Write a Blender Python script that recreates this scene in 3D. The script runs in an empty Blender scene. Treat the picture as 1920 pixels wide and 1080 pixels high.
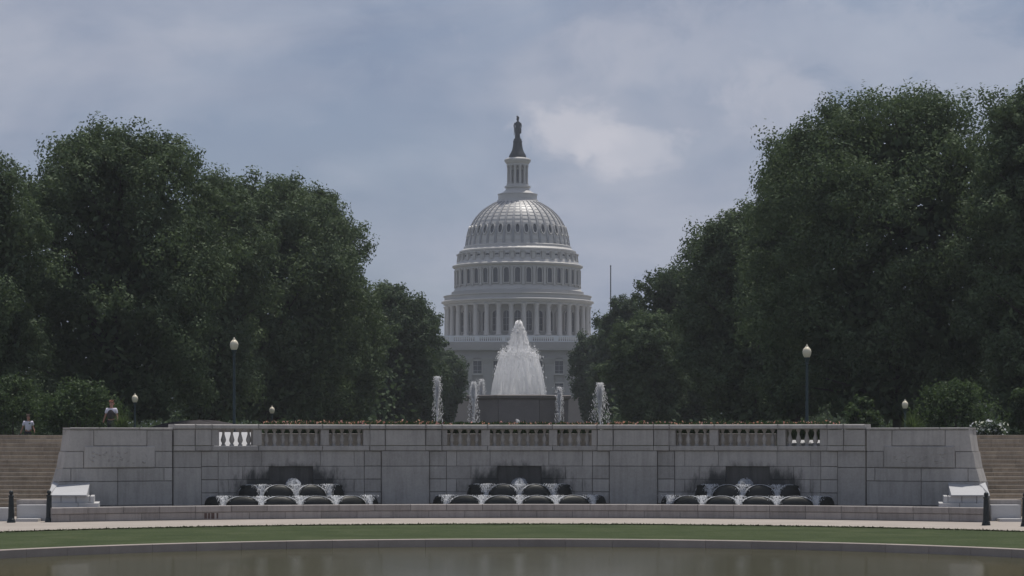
import bpy, math, random
import numpy as np
from mathutils import Vector, Matrix

R = math.radians
PI = math.pi
S = bpy.context.scene
COL = S.collection

# ------------------------------------------------------------------ camera
F = 4440.0            # focal length in photograph pixels (1920 wide)
AX, HZ, CH = 973.0, 827.0, 2.8   # column of the axis, horizon row, camera height
cd = bpy.data.cameras.new('camera')
cam = bpy.data.objects.new('camera', cd)
COL.objects.link(cam)
cam.location = (0, 0, CH)
cam.rotation_euler = (R(90), 0, 0)
cd.sensor_width = 36
cd.lens = 36 * F / 1920
cd.shift_x = (960 - AX) / 1920
cd.shift_y = (HZ - 540) / 1920
cd.clip_start = 0.5
cd.clip_end = 6000
S.camera = cam

# ------------------------------------------------------------------ sun, sky, exposure
SUN_EL, SUN_AZ = 71.0, 29.0       # behind the dome, a little to the right
sd = bpy.data.lights.new('sun', 'SUN')
sd.energy = 3.7
sd.angle = R(1.5)
sd.color = (1.0, 0.95, 0.88)
sun = bpy.data.objects.new('sun', sd)
COL.objects.link(sun)
sdir = Vector((math.cos(R(SUN_EL)) * math.sin(R(SUN_AZ)), math.cos(R(SUN_EL)) * math.cos(R(SUN_AZ)), math.sin(R(SUN_EL))))
sun.rotation_euler = sdir.to_track_quat('Z', 'Y').to_euler()

W = bpy.data.worlds.new('World')
S.world = W
W.use_nodes = True
S.view_settings.view_transform = 'Standard'
S.view_settings.look = 'None'
S.view_settings.gamma = 1
S.view_settings.use_curve_mapping = False
S.view_settings.exposure = 0.0
S.cycles.max_bounces = 9
S.cycles.diffuse_bounces = 6
S.cycles.glossy_bounces = 3
S.cycles.transmission_bounces = 3
S.cycles.transparent_max_bounces = 24
S.cycles.volume_bounces = 0
S.cycles.use_denoising = True


class NT:
    """small helper for writing node trees"""
    def __init__(self, tree):
        self.t = tree

    def n(self, typ, **kw):
        nd = self.t.nodes.new(typ)
        for k, v in kw.items():
            if k.startswith('i_'):
                key = k[2:]
                key = int(key) if key.isdigit() else key.replace('_', ' ')
                self.set(nd.inputs[key], v)
            else:
                setattr(nd, k, v)
        return nd

    def set(self, sock, v):
        if hasattr(v, 'is_output'):
            self.t.links.new(v, sock)
        elif hasattr(v, 'outputs'):
            self.t.links.new(v.outputs[0], sock)
        else:
            sock.default_value = v

    def math(self, op, a, b=None, c=None, clamp=False):
        nd = self.t.nodes.new('ShaderNodeMath')
        nd.operation = op
        nd.use_clamp = clamp
        for i, v in enumerate((a, b, c)):
            if v is not None:
                self.set(nd.inputs[i], v)
        return nd.outputs[0]

    def mix(self, fac, a, b, blend='MIX'):
        nd = self.t.nodes.new('ShaderNodeMix')
        nd.data_type = 'RGBA'
        nd.blend_type = blend
        self.set(nd.inputs[0], fac)
        self.set(nd.inputs[6], a)
        self.set(nd.inputs[7], b)
        return nd.outputs[2]

    def ramp(self, fac, pts):
        nd = self.t.nodes.new('ShaderNodeValToRGB')
        self.set(nd.inputs[0], fac)
        e = nd.color_ramp.elements
        while len(e) < len(pts):
            e.new(0.5)
        for el, (p, c) in zip(e, pts):
            el.position = p
            el.color = c if len(c) == 4 else (*c, 1)
        return nd.outputs[0]

    def noise(self, vec, scale, detail=4, rough=0.55, dist=0.0):
        nd = self.t.nodes.new('ShaderNodeTexNoise')
        if vec is not None:
            self.set(nd.inputs['Vector'], vec)
        nd.inputs['Scale'].default_value = scale
        nd.inputs['Detail'].default_value = detail
        nd.inputs['Roughness'].default_value = rough
        nd.inputs['Distortion'].default_value = dist
        return nd.outputs[0]

    def mapping(self, vec, scale=(1, 1, 1), loc=(0, 0, 0), rot=(0, 0, 0)):
        nd = self.t.nodes.new('ShaderNodeMapping')
        self.set(nd.inputs[0], vec)
        nd.inputs[1].default_value = loc
        nd.inputs[2].default_value = rot
        nd.inputs[3].default_value = scale
        return nd.outputs[0]

    def smooth(self, v, a, b, lo=0.0, hi=1.0):
        nd = self.t.nodes.new('ShaderNodeMapRange')
        nd.interpolation_type = 'SMOOTHSTEP'
        self.set(nd.inputs[0], v)
        nd.inputs[1].default_value = a
        nd.inputs[2].default_value = b
        nd.inputs[3].default_value = lo
        nd.inputs[4].default_value = hi
        return nd.outputs[0]


def build_sky():
    t = NT(W.node_tree)
    bg = W.node_tree.nodes['Background']
    sky = t.n('ShaderNodeTexSky', sky_type='NISHITA', sun_disc=False)
    sky.sun_elevation = R(SUN_EL)
    sky.sun_rotation = R(SUN_AZ)
    sky.air_density = 1.0
    sky.dust_density = 1.5
    sky.ozone_density = 1.5
    co = t.n('ShaderNodeTexCoord').outputs['Generated']
    # broad layers of cloud over the whole sky
    big = t.noise(t.mapping(co, (5, 5, 15), (3.1, 0.4, 1.7)), 1.0, 5, 0.55, 0.5)
    fine = t.noise(t.mapping(co, (14, 14, 24), (0.3, 5.4, 2.2)), 1.0, 6, 0.55, 0.4)
    cover = t.math('ADD', t.math('MULTIPLY', big, 0.6), t.math('MULTIPLY', fine, 0.4))
    cloudcol = t.ramp(cover, [(0.40, SKY_DARK), (0.50, SKY_MID), (0.60, SKY_LIGHT)])
    base = t.mix(t.smooth(big, 0.30, 0.62, 0.74, 0.95), sky, cloudcol)
    # heaped clouds, the one beside the dome and a fainter one to its right
    sep = t.n('ShaderNodeSeparateXYZ', i_0=co)
    x, y, z = sep.outputs
    edge = t.noise(t.mapping(co, (30, 30, 44), (7, 1, 3)), 1.0, 6, 0.6, 0.4)
    edge2 = t.math('SUBTRACT', edge, 0.5)
    out = base
    for (px, py, sx, sy, amt) in ((1075, 235, 100, 58, 0.72), (1185, 282, 95, 58, 0.58), (1460, 190, 120, 70, 0.28), (1640, 100, 560, 110, 0.26), (250, 150, 420, 90, 0.10), (1140, 322, 50, 30, 0.35)):
        cx, cz = (px - AX) / F, (HZ - py) / F
        dx = t.math('DIVIDE', t.math('SUBTRACT', t.math('DIVIDE', x, y), cx), sx / F)
        dz = t.math('DIVIDE', t.math('SUBTRACT', t.math('DIVIDE', z, y), cz), sy / F)
        r2 = t.math('ADD', t.math('MULTIPLY', dx, dx), t.math('MULTIPLY', dz, dz))
        v = t.math('ADD', t.math('SQRT', r2), t.math('MULTIPLY', edge2, 3.0))
        m = t.smooth(v, 1.2, 0.42, 0.0, amt)
        m = t.math('MULTIPLY', m, t.math('GREATER_THAN', y, 0.2))
        out = t.mix(m, out, SKY_CUMULUS)
    t.set(bg.inputs[0], out)
    bg.inputs[1].default_value = 0.10


SKY_DARK = (2.05, 2.5, 3.65, 1)
SKY_MID = (2.9, 3.3, 4.35, 1)
SKY_LIGHT = (3.75, 4.05, 4.95, 1)
SKY_CUMULUS = (5.7, 5.7, 6.3, 1)
build_sky()

# ------------------------------------------------------------------ materials
MATS = {}


def newmat(name):
    m = bpy.data.materials.new(name)
    m.use_nodes = True
    t = NT(m.node_tree)
    b = m.node_tree.nodes['Principled BSDF']
    MATS[name] = m
    return m, t, b


def stone(name, col, var=0.18, rough=0.85, scale=1.6, bump=0.25, objvar=0.12, speck=0.12, streak=0.0, wet=False, spec=0.3):
    m, t, b = newmat(name)
    pos = t.n('ShaderNodeNewGeometry').outputs['Position']
    info = t.n('ShaderNodeObjectInfo')
    n1 = t.noise(pos, scale, 5, 0.6)
    n2 = t.noise(pos, scale * 14, 3, 0.6)
    f = t.math('ADD', t.math('MULTIPLY', t.math('SUBTRACT', n1, 0.5), var * 2.2), 1.0)
    f = t.math('ADD', f, t.math('MULTIPLY', t.math('SUBTRACT', n2, 0.5), speck * 2))
    f = t.math('ADD', f, t.math('MULTIPLY', t.math('SUBTRACT', info.outputs['Random'], 0.5), objvar * 2))
    if streak:
        ns = t.noise(t.mapping(pos, (5, 5, 0.5)), 1.0, 5, 0.65)
        f = t.math('MULTIPLY', f, t.smooth(ns, 0.42, 0.66, 1.0, 1.0 - streak))
    c = t.n('ShaderNodeVectorMath', operation='SCALE')
    c.inputs[0].default_value = col
    t.set(c.inputs['Scale'], f)
    out = c.outputs[0]
    if wet:   # algae and damp below the three spouts
        sp = t.n('ShaderNodeSeparateXYZ', i_0=pos)
        xs = t.math('WRAP', sp.outputs[0], -4.28, 4.28)
        dz = t.math('DIVIDE', t.math('SUBTRACT', sp.outputs[2], 1.0), 1.0)
        dx = t.math('DIVIDE', xs, 2.35)
        rr = t.math('SQRT', t.math('ADD', t.math('MULTIPLY', dx, dx), t.math('MULTIPLY', dz, dz)))
        rr = t.math('ADD', rr, t.math('MULTIPLY', t.math('SUBTRACT', t.noise(t.mapping(pos, (3.5, 3.5, 1.3)), 1.0, 5, 0.65), 0.5), 1.1))
        k = t.smooth(rr, 0.60, 1.10, 0.95, 0.0)
        inner = t.math('LESS_THAN', t.math('ABSOLUTE', sp.outputs[0]), 12.8)
        k = t.math('MULTIPLY', k, inner)
        out = t.mix(k, out, (0.05, 0.052, 0.05, 1))
    t.set(b.inputs['Base Color'], out)
    b.inputs['Roughness'].default_value = rough
    b.inputs['Specular IOR Level'].default_value = spec
    if bump:
        bp = t.n('ShaderNodeBump', i_Strength=bump, i_Distance=0.03)
        t.set(bp.inputs['Height'], t.math('ADD', n1, t.math('MULTIPLY', n2, 0.5)))
        t.set(b.inputs['Normal'], bp)
    return m


def plain(name, col, rough=0.6, metal=0.0, spec=0.5, var=0.0, scale=8.0):
    m, t, b = newmat(name)
    if var:
        pos = t.n('ShaderNodeNewGeometry').outputs['Position']
        n = t.noise(pos, scale, 4, 0.6)
        c = t.n('ShaderNodeVectorMath', operation='SCALE')
        c.inputs[0].default_value = col
        t.set(c.inputs['Scale'], t.math('ADD', t.math('MULTIPLY', t.math('SUBTRACT', n, 0.5), var * 2), 1.0))
        t.set(b.inputs['Base Color'], c)
    else:
        b.inputs['Base Color'].default_value = (*col, 1)
    b.inputs['Roughness'].default_value = rough
    b.inputs['Metallic'].default_value = metal
    b.inputs['Specular IOR Level'].default_value = spec
    return m


def leaf_mat(name, c1, c2, c3, clump=0.45, transl=0.35):
    m, t, b = newmat(name)
    m.node_tree.nodes.remove(b)
    out = m.node_tree.nodes['Material Output']
    g = t.n('ShaderNodeNewGeometry')
    n = t.noise(g.outputs['Position'], clump, 4, 0.6)
    f = t.math('ADD', t.math('MULTIPLY', n, 0.78), t.math('MULTIPLY', g.outputs['Random Per Island'], 0.24))
    c = t.ramp(f, [(0.30, c1), (0.52, c2), (0.78, c3)])
    d = t.n('ShaderNodeBsdfDiffuse', i_Color=c)
    tr = t.n('ShaderNodeBsdfTranslucent')
    t.set(tr.inputs[0], t.mix(0.5, c, (c2[0] * 1.2, c2[1] * 1.3, c2[2] * 0.75, 1)))
    gl = t.n('ShaderNodeBsdfGlossy', i_Roughness=0.5)
    gl.inputs[0].default_value = (0.5, 0.5, 0.5, 1)
    mx = t.n('ShaderNodeMixShader', i_0=transl)
    t.set(mx.inputs[1], d)
    t.set(mx.inputs[2], tr)
    mg = t.n('ShaderNodeMixShader', i_0=0.015)
    t.set(mg.inputs[1], mx)
    t.set(mg.inputs[2], gl)
    t.set(out.inputs[0], mg)
    return m


def foam_mat(name, alpha=0.75, col=(0.84, 0.87, 0.92), through=0.55):
    m, t, b = newmat(name)
    m.node_tree.nodes.remove(b)
    out = m.node_tree.nodes['Material Output']
    d = t.n('ShaderNodeBsdfDiffuse')
    d.inputs[0].default_value = (*col, 1)
    tr = t.n('ShaderNodeBsdfTranslucent')
    tr.inputs[0].default_value = (*col, 1)
    tp = t.n('ShaderNodeBsdfTransparent')
    mx = t.n('ShaderNodeMixShader', i_0=through)
    t.set(mx.inputs[1], d)
    t.set(mx.inputs[2], tr)
    m2 = t.n('ShaderNodeMixShader', i_0=alpha)
    t.set(m2.inputs[1], tp)
    t.set(m2.inputs[2], mx)
    t.set(out.inputs[0], m2)
    return m


stone('wall_granite', (0.375, 0.355, 0.330), 0.24, 0.85, 0.9, 0.25, 0.10, 0.18, streak=0.15, wet=True)
stone('basin_granite', (0.33, 0.302, 0.284), 0.16, 0.85, 1.5, 0.2, 0.13, 0.14, streak=0.18)
stone('pale_granite', (0.46, 0.455, 0.45), 0.12, 0.8, 1.5, 0.15, 0.04, 0.10)
stone('white_slab', (0.40, 0.40, 0.405), 0.08, 0.7, 1.5, 0.1, 0.03, 0.05)
stone('mortar', (0.19, 0.185, 0.178), 0.2, 0.95, 3, 0.2, 0.0)
stone('stair_stone', (0.37, 0.315, 0.25), 0.22, 0.9, 1.8, 0.25, 0.14, 0.18, streak=0.2)
stone('rim_stone', (0.31, 0.265, 0.235), 0.2, 0.85, 1.4, 0.2, 0.10, 0.12)
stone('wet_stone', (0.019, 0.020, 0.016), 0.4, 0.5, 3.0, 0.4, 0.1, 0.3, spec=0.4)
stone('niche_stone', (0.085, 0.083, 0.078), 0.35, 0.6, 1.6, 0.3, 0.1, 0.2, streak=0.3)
stone('fountain_stone', (0.175, 0.158, 0.148), 0.22, 0.6, 1.1, 0.15, 0.10, 0.15)
stone('capitol_stone', (0.44, 0.425, 0.40), 0.10, 0.75, 0.35, 0.0, 0.03, 0.04)
stone('capitol_iron', (0.46, 0.445, 0.42), 0.05, 0.46, 0.4, 0.0, 0.03, 0.03, spec=0.5)
stone('capitol_block', (0.30, 0.29, 0.272), 0.12, 0.85, 0.4, 0.0, 0.03, 0.05)
stone('capitol_sand', (0.20, 0.168, 0.14), 0.12, 0.85, 0.4, 0.0, 0.04, 0.06)
plain('capitol_glass', (0.035, 0.04, 0.05), 0.25)
plain('capitol_rib', (0.25, 0.25, 0.255), 0.5)  # darker than the dome iron, so the ribs' shading is in the colour
plain('bronze', (0.007, 0.013, 0.021), 0.7, 0.0, 0.25)
plain('railing_white', (0.62, 0.63, 0.64), 0.6)
plain('lamp_green', (0.022, 0.042, 0.045), 0.5, 0.2, var=0.2)
plain('bollard_iron', (0.010, 0.016, 0.018), 0.5, 0.2, var=0.25)
plain('lamp_globe', (0.72, 0.65, 0.49), 0.35, var=0.05)
plain('bark', (0.045, 0.037, 0.032), 0.95, var=0.35, scale=6)
plain('mulch', (0.026, 0.022, 0.024), 0.95, var=0.4, scale=9)
plain('soil', (0.05, 0.038, 0.03), 0.95, var=0.3)
plain('skin', (0.42, 0.22, 0.16), 0.55)
plain('shirt_white', (0.74, 0.70, 0.78), 0.85, var=0.06)
plain('vest_dark', (0.045, 0.036, 0.036), 0.85, var=0.2)
plain('trousers_dark', (0.03, 0.03, 0.036), 0.85, var=0.2)
plain('hair_brown', (0.06, 0.035, 0.025), 0.7)
plain('hair_red', (0.20, 0.07, 0.04), 0.7)
plain('shoe', (0.03, 0.03, 0.03), 0.6)
leaf_mat('leaf_oak', (0.040, 0.058, 0.032), (0.086, 0.120, 0.064), (0.145, 0.188, 0.098), 0.45, 0.24)
leaf_mat('leaf_dark', (0.032, 0.048, 0.028), (0.066, 0.095, 0.053), (0.114, 0.150, 0.082), 0.45, 0.24)
leaf_mat('leaf_shrub', (0.030, 0.050, 0.024), (0.058, 0.088, 0.040), (0.096, 0.136, 0.062), 1.2)
leaf_mat('leaf_grass', (0.045, 0.07, 0.03), (0.07, 0.10, 0.04), (0.10, 0.13, 0.06), 1.5)
leaf_mat('leaf_turf', (0.036, 0.046, 0.022), (0.050, 0.062, 0.029), (0.07, 0.082, 0.043), 2.0, 0.1)
leaf_mat('petal_pink', (0.55, 0.20, 0.18), (0.62, 0.32, 0.28), (0.70, 0.52, 0.46), 2.0)
leaf_mat('petal_white', (0.60, 0.60, 0.62), (0.70, 0.70, 0.74), (0.78, 0.78, 0.80), 2.0)
foam_mat('foam', 1.0, (0.99, 0.99, 1.0), 0.7)
foam_mat('foam_dense', 1.0, (0.95, 0.96, 0.98))
foam_mat('foam_thin', 0.42)


def veil_mat():
    m = foam_mat('veil', 0.6, (0.99, 0.99, 1.0), 0.92)
    t = NT(m.node_tree)
    pos = t.n('ShaderNodeTexCoord').outputs['Object']
    n = t.noise(t.mapping(pos, (11, 11, 0.9)), 1.0, 5, 0.6)
    n2 = t.noise(t.mapping(pos, (4, 4, 3)), 1.0, 4, 0.6)
    al = t.smooth(t.math('ADD', t.math('MULTIPLY', n, 0.7), t.math('MULTIPLY', n2, 0.3)), 0.32, 0.60, 0.75, 1.0)
    for nd in m.node_tree.nodes:
        if nd.type == 'MIX_SHADER' and abs(nd.inputs[0].default_value - 0.6) < 1e-4:
            t.set(nd.inputs[0], al)


veil_mat()


def ground_mats():
    # lawn
    m, t, b = newmat('lawn')
    pos = t.n('ShaderNodeNewGeometry').outputs['Position']
    n1 = t.noise(pos, 0.55, 5, 0.6)
    n2 = t.noise(t.mapping(pos, (1, 0.35, 1)), 16, 3, 0.6)
    f = t.math('ADD', t.math('MULTIPLY', n1, 0.6), t.math('MULTIPLY', n2, 0.4))
    t.set(b.inputs['Base Color'], t.ramp(f, [(0.30, (0.034, 0.047, 0.022)), (0.5, (0.049, 0.065, 0.030)), (0.70, (0.078, 0.089, 0.048))]))
    b.inputs['Roughness'].default_value = 1.0
    b.inputs['Specular IOR Level'].default_value = 0.05
    bp = t.n('ShaderNodeBump', i_Strength=0.6, i_Distance=0.05)
    t.set(bp.inputs['Height'], n2)
    t.set(b.inputs['Normal'], bp)
    # path
    m, t, b = newmat('path_gravel')
    pos = t.n('ShaderNodeNewGeometry').outputs['Position']
    n1 = t.noise(pos, 0.5, 5, 0.6)
    n2 = t.noise(pos, 30, 3, 0.6)
    f = t.math('ADD', t.math('MULTIPLY', n1, 0.6), t.math('MULTIPLY', n2, 0.4))
    t.set(b.inputs['Base Color'], t.ramp(f, [(0.3, (0.27, 0.236, 0.203)), (0.7, (0.37, 0.327, 0.285))]))
    b.inputs['Roughness'].default_value = 0.95
    # ground beyond
    m, t, b = newmat('park_ground')
    pos = t.n('ShaderNodeNewGeometry').outputs['Position']
    n1 = t.noise(pos, 0.12, 5, 0.6)
    t.set(b.inputs['Base Color'], t.ramp(n1, [(0.35, (0.035, 0.045, 0.022)), (0.65, (0.06, 0.065, 0.035))]))
    b.inputs['Roughness'].default_value = 1.0
    # pool water: murky, lightly rippled
    m, t, b = newmat('pool_water')
    pos = t.n('ShaderNodeNewGeometry').outputs['Position']
    n0 = t.noise(pos, 0.25, 3, 0.5)
    t.set(b.inputs['Base Color'], t.ramp(n0, [(0.3, (0.056, 0.054, 0.018)), (0.7, (0.072, 0.067, 0.027))]))
    b.inputs['Roughness'].default_value = 0.12
    b.inputs['IOR'].default_value = 1.33
    n1 = t.noise(t.mapping(pos, (1.6, 2.8, 1)), 1.0, 3, 0.6)
    n2 = t.noise(t.mapping(pos, (5, 11, 1)), 1.0, 3, 0.6)
    bp = t.n('ShaderNodeBump', i_Strength=0.12, i_Distance=0.05)
    t.set(bp.inputs['Height'], t.math('ADD', t.math('MULTIPLY', n1, 0.7), t.math('MULTIPLY', n2, 0.35)))
    t.set(b.inputs['Normal'], bp)
    m, t, b = newmat('clear_water')
    b.inputs['Base Color'].default_value = (0.05, 0.06, 0.055, 1)
    b.inputs['Roughness'].default_value = 0.1
    pos = t.n('ShaderNodeNewGeometry').outputs['Position']
    bp = t.n('ShaderNodeBump', i_Strength=0.8, i_Distance=0.06)
    t.set(bp.inputs['Height'], t.noise(pos, 5, 4, 0.6))
    t.set(b.inputs['Normal'], bp)


ground_mats()

# ------------------------------------------------------------------ mesh helpers


class MB:
    def __init__(self):
        self.v, self.f, self.m = [], [], []

    def face(self, idx, mi=0):
        self.f.append(tuple(idx))
        self.m.append(mi)

    def box(self, x0, x1, y0, y1, z0, z1, mi=0):
        b = len(self.v)
        self.v += [(x0, y0, z0), (x1, y0, z0), (x1, y1, z0), (x0, y1, z0), (x0, y0, z1), (x1, y0, z1), (x1, y1, z1), (x0, y1, z1)]
        for q in ((0, 3, 2, 1), (4, 5, 6, 7), (0, 1, 5, 4), (1, 2, 6, 5), (2, 3, 7, 6), (3, 0, 4, 7)):
            self.face([b + i for i in q], mi)
        return self

    def prism(self, bottom, top, mi=0):
        """two rings of points with the same count, closed with caps"""
        b, n = len(self.v), len(bottom)
        self.v += [tuple(p) for p in bottom] + [tuple(p) for p in top]
        for i in range(n):
            j = (i + 1) % n
            self.face((b + i, b + j, b + n + j, b + n + i), mi)
        self.face([b + i for i in reversed(range(n))], mi)
        self.face([b + n + i for i in range(n)], mi)
        return self

    def lathe(self, prof, seg=24, c=(0, 0, 0), mi=0, a0=0.0, caps=True):
        b, n = len(self.v), len(prof)
        for (r, z) in prof:
            for k in range(seg):
                a = a0 + 2 * PI * k / seg
                self.v.append((c[0] + r * math.cos(a), c[1] + r * math.sin(a), c[2] + z))
        for i in range(n - 1):
            for k in range(seg):
                l = (k + 1) % seg
                self.face((b + i * seg + k, b + i * seg + l, b + (i + 1) * seg + l, b + (i + 1) * seg + k), mi)
        if caps:
            self.face([b + k for k in reversed(range(seg))], mi)
            self.face([b + (n - 1) * seg + k for k in range(seg)], mi)
        return self

    def tube(self, pts, rads, seg=6, mi=0):
        b = len(self.v)
        pts = [Vector(p) for p in pts]
        n = len(pts)
        for i, p in enumerate(pts):
            d = (pts[min(i + 1, n - 1)] - pts[max(i - 1, 0)]).normalized()
            u = d.orthogonal().normalized() if abs(d.z) < 0.99 else Vector((1, 0, 0))
            u = (Vector((1, 0, 0)) - d * d.x)
            if u.length < 0.1:
                u = Vector((0, 1, 0)) - d * d.y
            u.normalize()
            w = d.cross(u)
            for k in range(seg):
                a = 2 * PI * k / seg
                self.v.append(tuple(p + (u * math.cos(a) + w * math.sin(a)) * rads[i]))
        for i in range(n - 1):
            for k in range(seg):
                l = (k + 1) % seg
                self.face((b + i * seg + k, b + i * seg + l, b + (i + 1) * seg + l, b + (i + 1) * seg + k), mi)
        self.face([b + k for k in reversed(range(seg))], mi)
        self.face([b + (n - 1) * seg + k for k in range(seg)], mi)
        return self

    def mesh(self, name, mats, smooth=None):
        me = bpy.data.meshes.new(name)
        me.from_pydata(self.v, [], self.f)
        for m in (mats if isinstance(mats, (list, tuple)) else [mats]):
            me.materials.append(MATS[m])
        if any(self.m):
            me.polygons.foreach_set('material_index', self.m)
        if smooth is not None:
            me.polygons.foreach_set('use_smooth', [True] * len(me.polygons))
            me.set_sharp_from_angle(angle=R(smooth))
        me.update()
        return me

    def build(self, name, mats, parent=None, smooth=None):
        return link(name, self.mesh(name, mats, smooth), parent)


def link(name, me, parent=None):
    o = bpy.data.objects.new(name, me)
    COL.objects.link(o)
    if parent:
        o.parent = parent
    return o


def tag(o, label, cat, group=None):
    o['label'] = label
    o['category'] = cat
    if group:
        o['group'] = group
    return o


def struct(o):
    o['kind'] = 'structure'
    return o


def stuff(o):
    o['kind'] = 'stuff'
    return o


def empty(name, loc=(0, 0, 0), rz=0.0):
    o = bpy.data.objects.new(name, None)
    o.empty_display_size = 0.2
    COL.objects.link(o)
    o.location = loc
    o.rotation_euler = (0, 0, rz)
    return o


def copy_tree(o, parent=None):
    c = o.copy()
    COL.objects.link(c)
    c.parent = parent
    for ch in list(o.children):
        copy_tree(ch, c)
    return c


def X(px, d):
    return (px - AX) * d / F


def Z(py, d):
    return CH + (HZ - py) * d / F


def arc(c, Rr, y0, off=0.0):
    """point in plan seen at column offset c (px from axis) on an arc whose centre front lies at y0"""
    yc = y0 - Rr
    rr = Rr - off
    x = c * y0 / F
    y = y0
    for _ in range(12):
        y = yc + math.sqrt(max(rr * rr - x * x, 0.01))
        x = c * y / F
    return x, y


def arc_block(c0, c1, z0, z1, Rr, y0, proud=0.0, depth=0.5, gap=0.006, bev=0.015, c0t=None, c1t=None):
    """a dressed stone on a curved wall between two columns; c0t / c1t give a battered end"""
    yc = y0 - Rr
    mb = MB()

    def pt(c, off, z, side, inset):
        x, y = arc(c, Rr, y0, 0)
        a = math.atan2(x, y - yc) + side * inset / Rr
        return ((Rr - off) * math.sin(a), yc + (Rr - off) * math.cos(a), z)
    c0t = c0 if c0t is None else c0t
    c1t = c1 if c1t is None else c1t

    def ring(off, ins):
        return [pt(c0, off, z0 + ins, 1, ins), pt(c1, off, z0 + ins, -1, ins), pt(c1t, off, z1 - ins, -1, ins), pt(c0t, off, z1 - ins, 1, ins)]
    r0, r1, r2 = ring(-depth, gap), ring(proud - bev, gap), ring(proud, gap + bev)
    mb.v += r0 + r1 + r2
    for k in range(2):
        for i in range(4):
            j = (i + 1) % 4
            mb.face((k * 4 + i, k * 4 + 4 + i, k * 4 + 4 + j, k * 4 + j)[::-1])
    mb.face((0, 3, 2, 1)[::-1])
    mb.face((8, 9, 10, 11))
    return mb


# ------------------------------------------------------------------ ground
def gz(y):
    ys = [-60, 94.9, 95.1, 97, 113, 150, 180, 350, 560, 700, 4000]
    zs = [-0.8, -0.8, 2.96, 2.72, 2.30, 1.35, 1.0, 1.0, 5.5, 6.0, 6.0]
    return float(np.interp(y, ys, zs))


def make_ground():
    mb = MB()
    ys = [-60, 0, 40, 94.9, 95.1, 97, 105, 113, 130, 150, 180, 250, 350, 450, 560, 700, 1000]
    xs = [-700, -300, -120, -60, -30, -10, 10, 30, 60, 120, 300, 700]
    for y in ys:
        for x in xs:
            mb.v.append((x, y, gz(y)))
    n = len(xs)
    for i in range(len(ys) - 1):
        for j in range(n - 1):
            mb.face((i * n + j, i * n + j + 1, (i + 1) * n + j + 1, (i + 1) * n + j))
    struct(mb.build('ground', 'park_ground'))


make_ground()

# pool: circular far end, straight sides
PY, PR = 51.5, 16.2


def stadium(r, n=64, y_near=12.0):
    pts = []
    for k in range(n + 1):
        a = PI * k / n
        pts.append((r * math.cos(a), PY + r * math.sin(a)))
    for k in range(n + 1):
        a = PI + PI * k / n
        pts.append((r * math.cos(a), y_near + r * math.sin(a)))
    return pts


def make_pool():
    mb = MB()
    ring = stadium(PR - 0.02)
    mb.v = [(x, y, -0.22) for x, y in ring]
    mb.face(range(len(ring)))
    struct(mb.build('pool_water', 'pool_water'))
    # rim stones one by one round the far end
    rim = struct(empty('pool_rim', (0, PY, 0)))
    n = 38
    for k in range(n):
        a0, a1 = PI * k / n, PI * (k + 1) / n
        g = 0.004 / PR
        sub = 3
        mb = MB()
        rows = []
        for s in range(sub + 1):
            a = (a0 + g) + (a1 - a0 - 2 * g) * s / sub
            for (r, z) in ((PR, -0.6), (PR, -0.012), (PR + 0.012, 0.0), (PR + 0.34, 0.0), (PR + 0.34, -0.6)):
                mb.v.append((r * math.cos(a), r * math.sin(a), z))
        for s in range(sub):
            for q in range(4):
                mb.face((s * 5 + q, s * 5 + q + 1, s * 5 + 6 + q, s * 5 + 5 + q)[::-1])
        mb.face((0, 1, 2, 3, 4)[::-1])
        mb.face([sub * 5 + i for i in (0, 1, 2, 3, 4)])
        mb.build('rim_stone', 'rim_stone', rim)
    mb = MB()
    side = [(PR, PY), (PR, 12)] + [(PR * math.cos(-PI * k / 24), 12 + PR * math.sin(-PI * k / 24)) for k in range(1, 24)] + [(-PR, 12), (-PR, PY)]
    outer = [(x * (PR + .34) / PR if y >= 12 else x * (PR + .34) / PR, y if y >= 12 else 12 + (y - 12) * (PR + .34) / PR) for x, y in side]
    for (x, y), (u, w) in zip(side, outer):
        mb.v += [(x, y - PY, -0.6), (x, y - PY, 0), (u, w - PY, 0), (u, w - PY, -0.6)]
    for i in range(len(side) - 1):
        for q in range(3):
            mb.face((i * 4 + q, i * 4 + q + 1, i * 4 + 5 + q, i * 4 + 4 + q))
    mb.build('rim_run', 'rim_stone', rim)


make_pool()


def grass_edge(x):     # far edge of the lawn
    Rr = 21.5
    return 79.2 - Rr + math.sqrt(max(Rr * Rr - x * x, 1.0)) if abs(x) < 17 else 79.2 - Rr + math.sqrt(Rr * Rr - 17 * 17) - (abs(x) - 17) * 1.3


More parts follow.
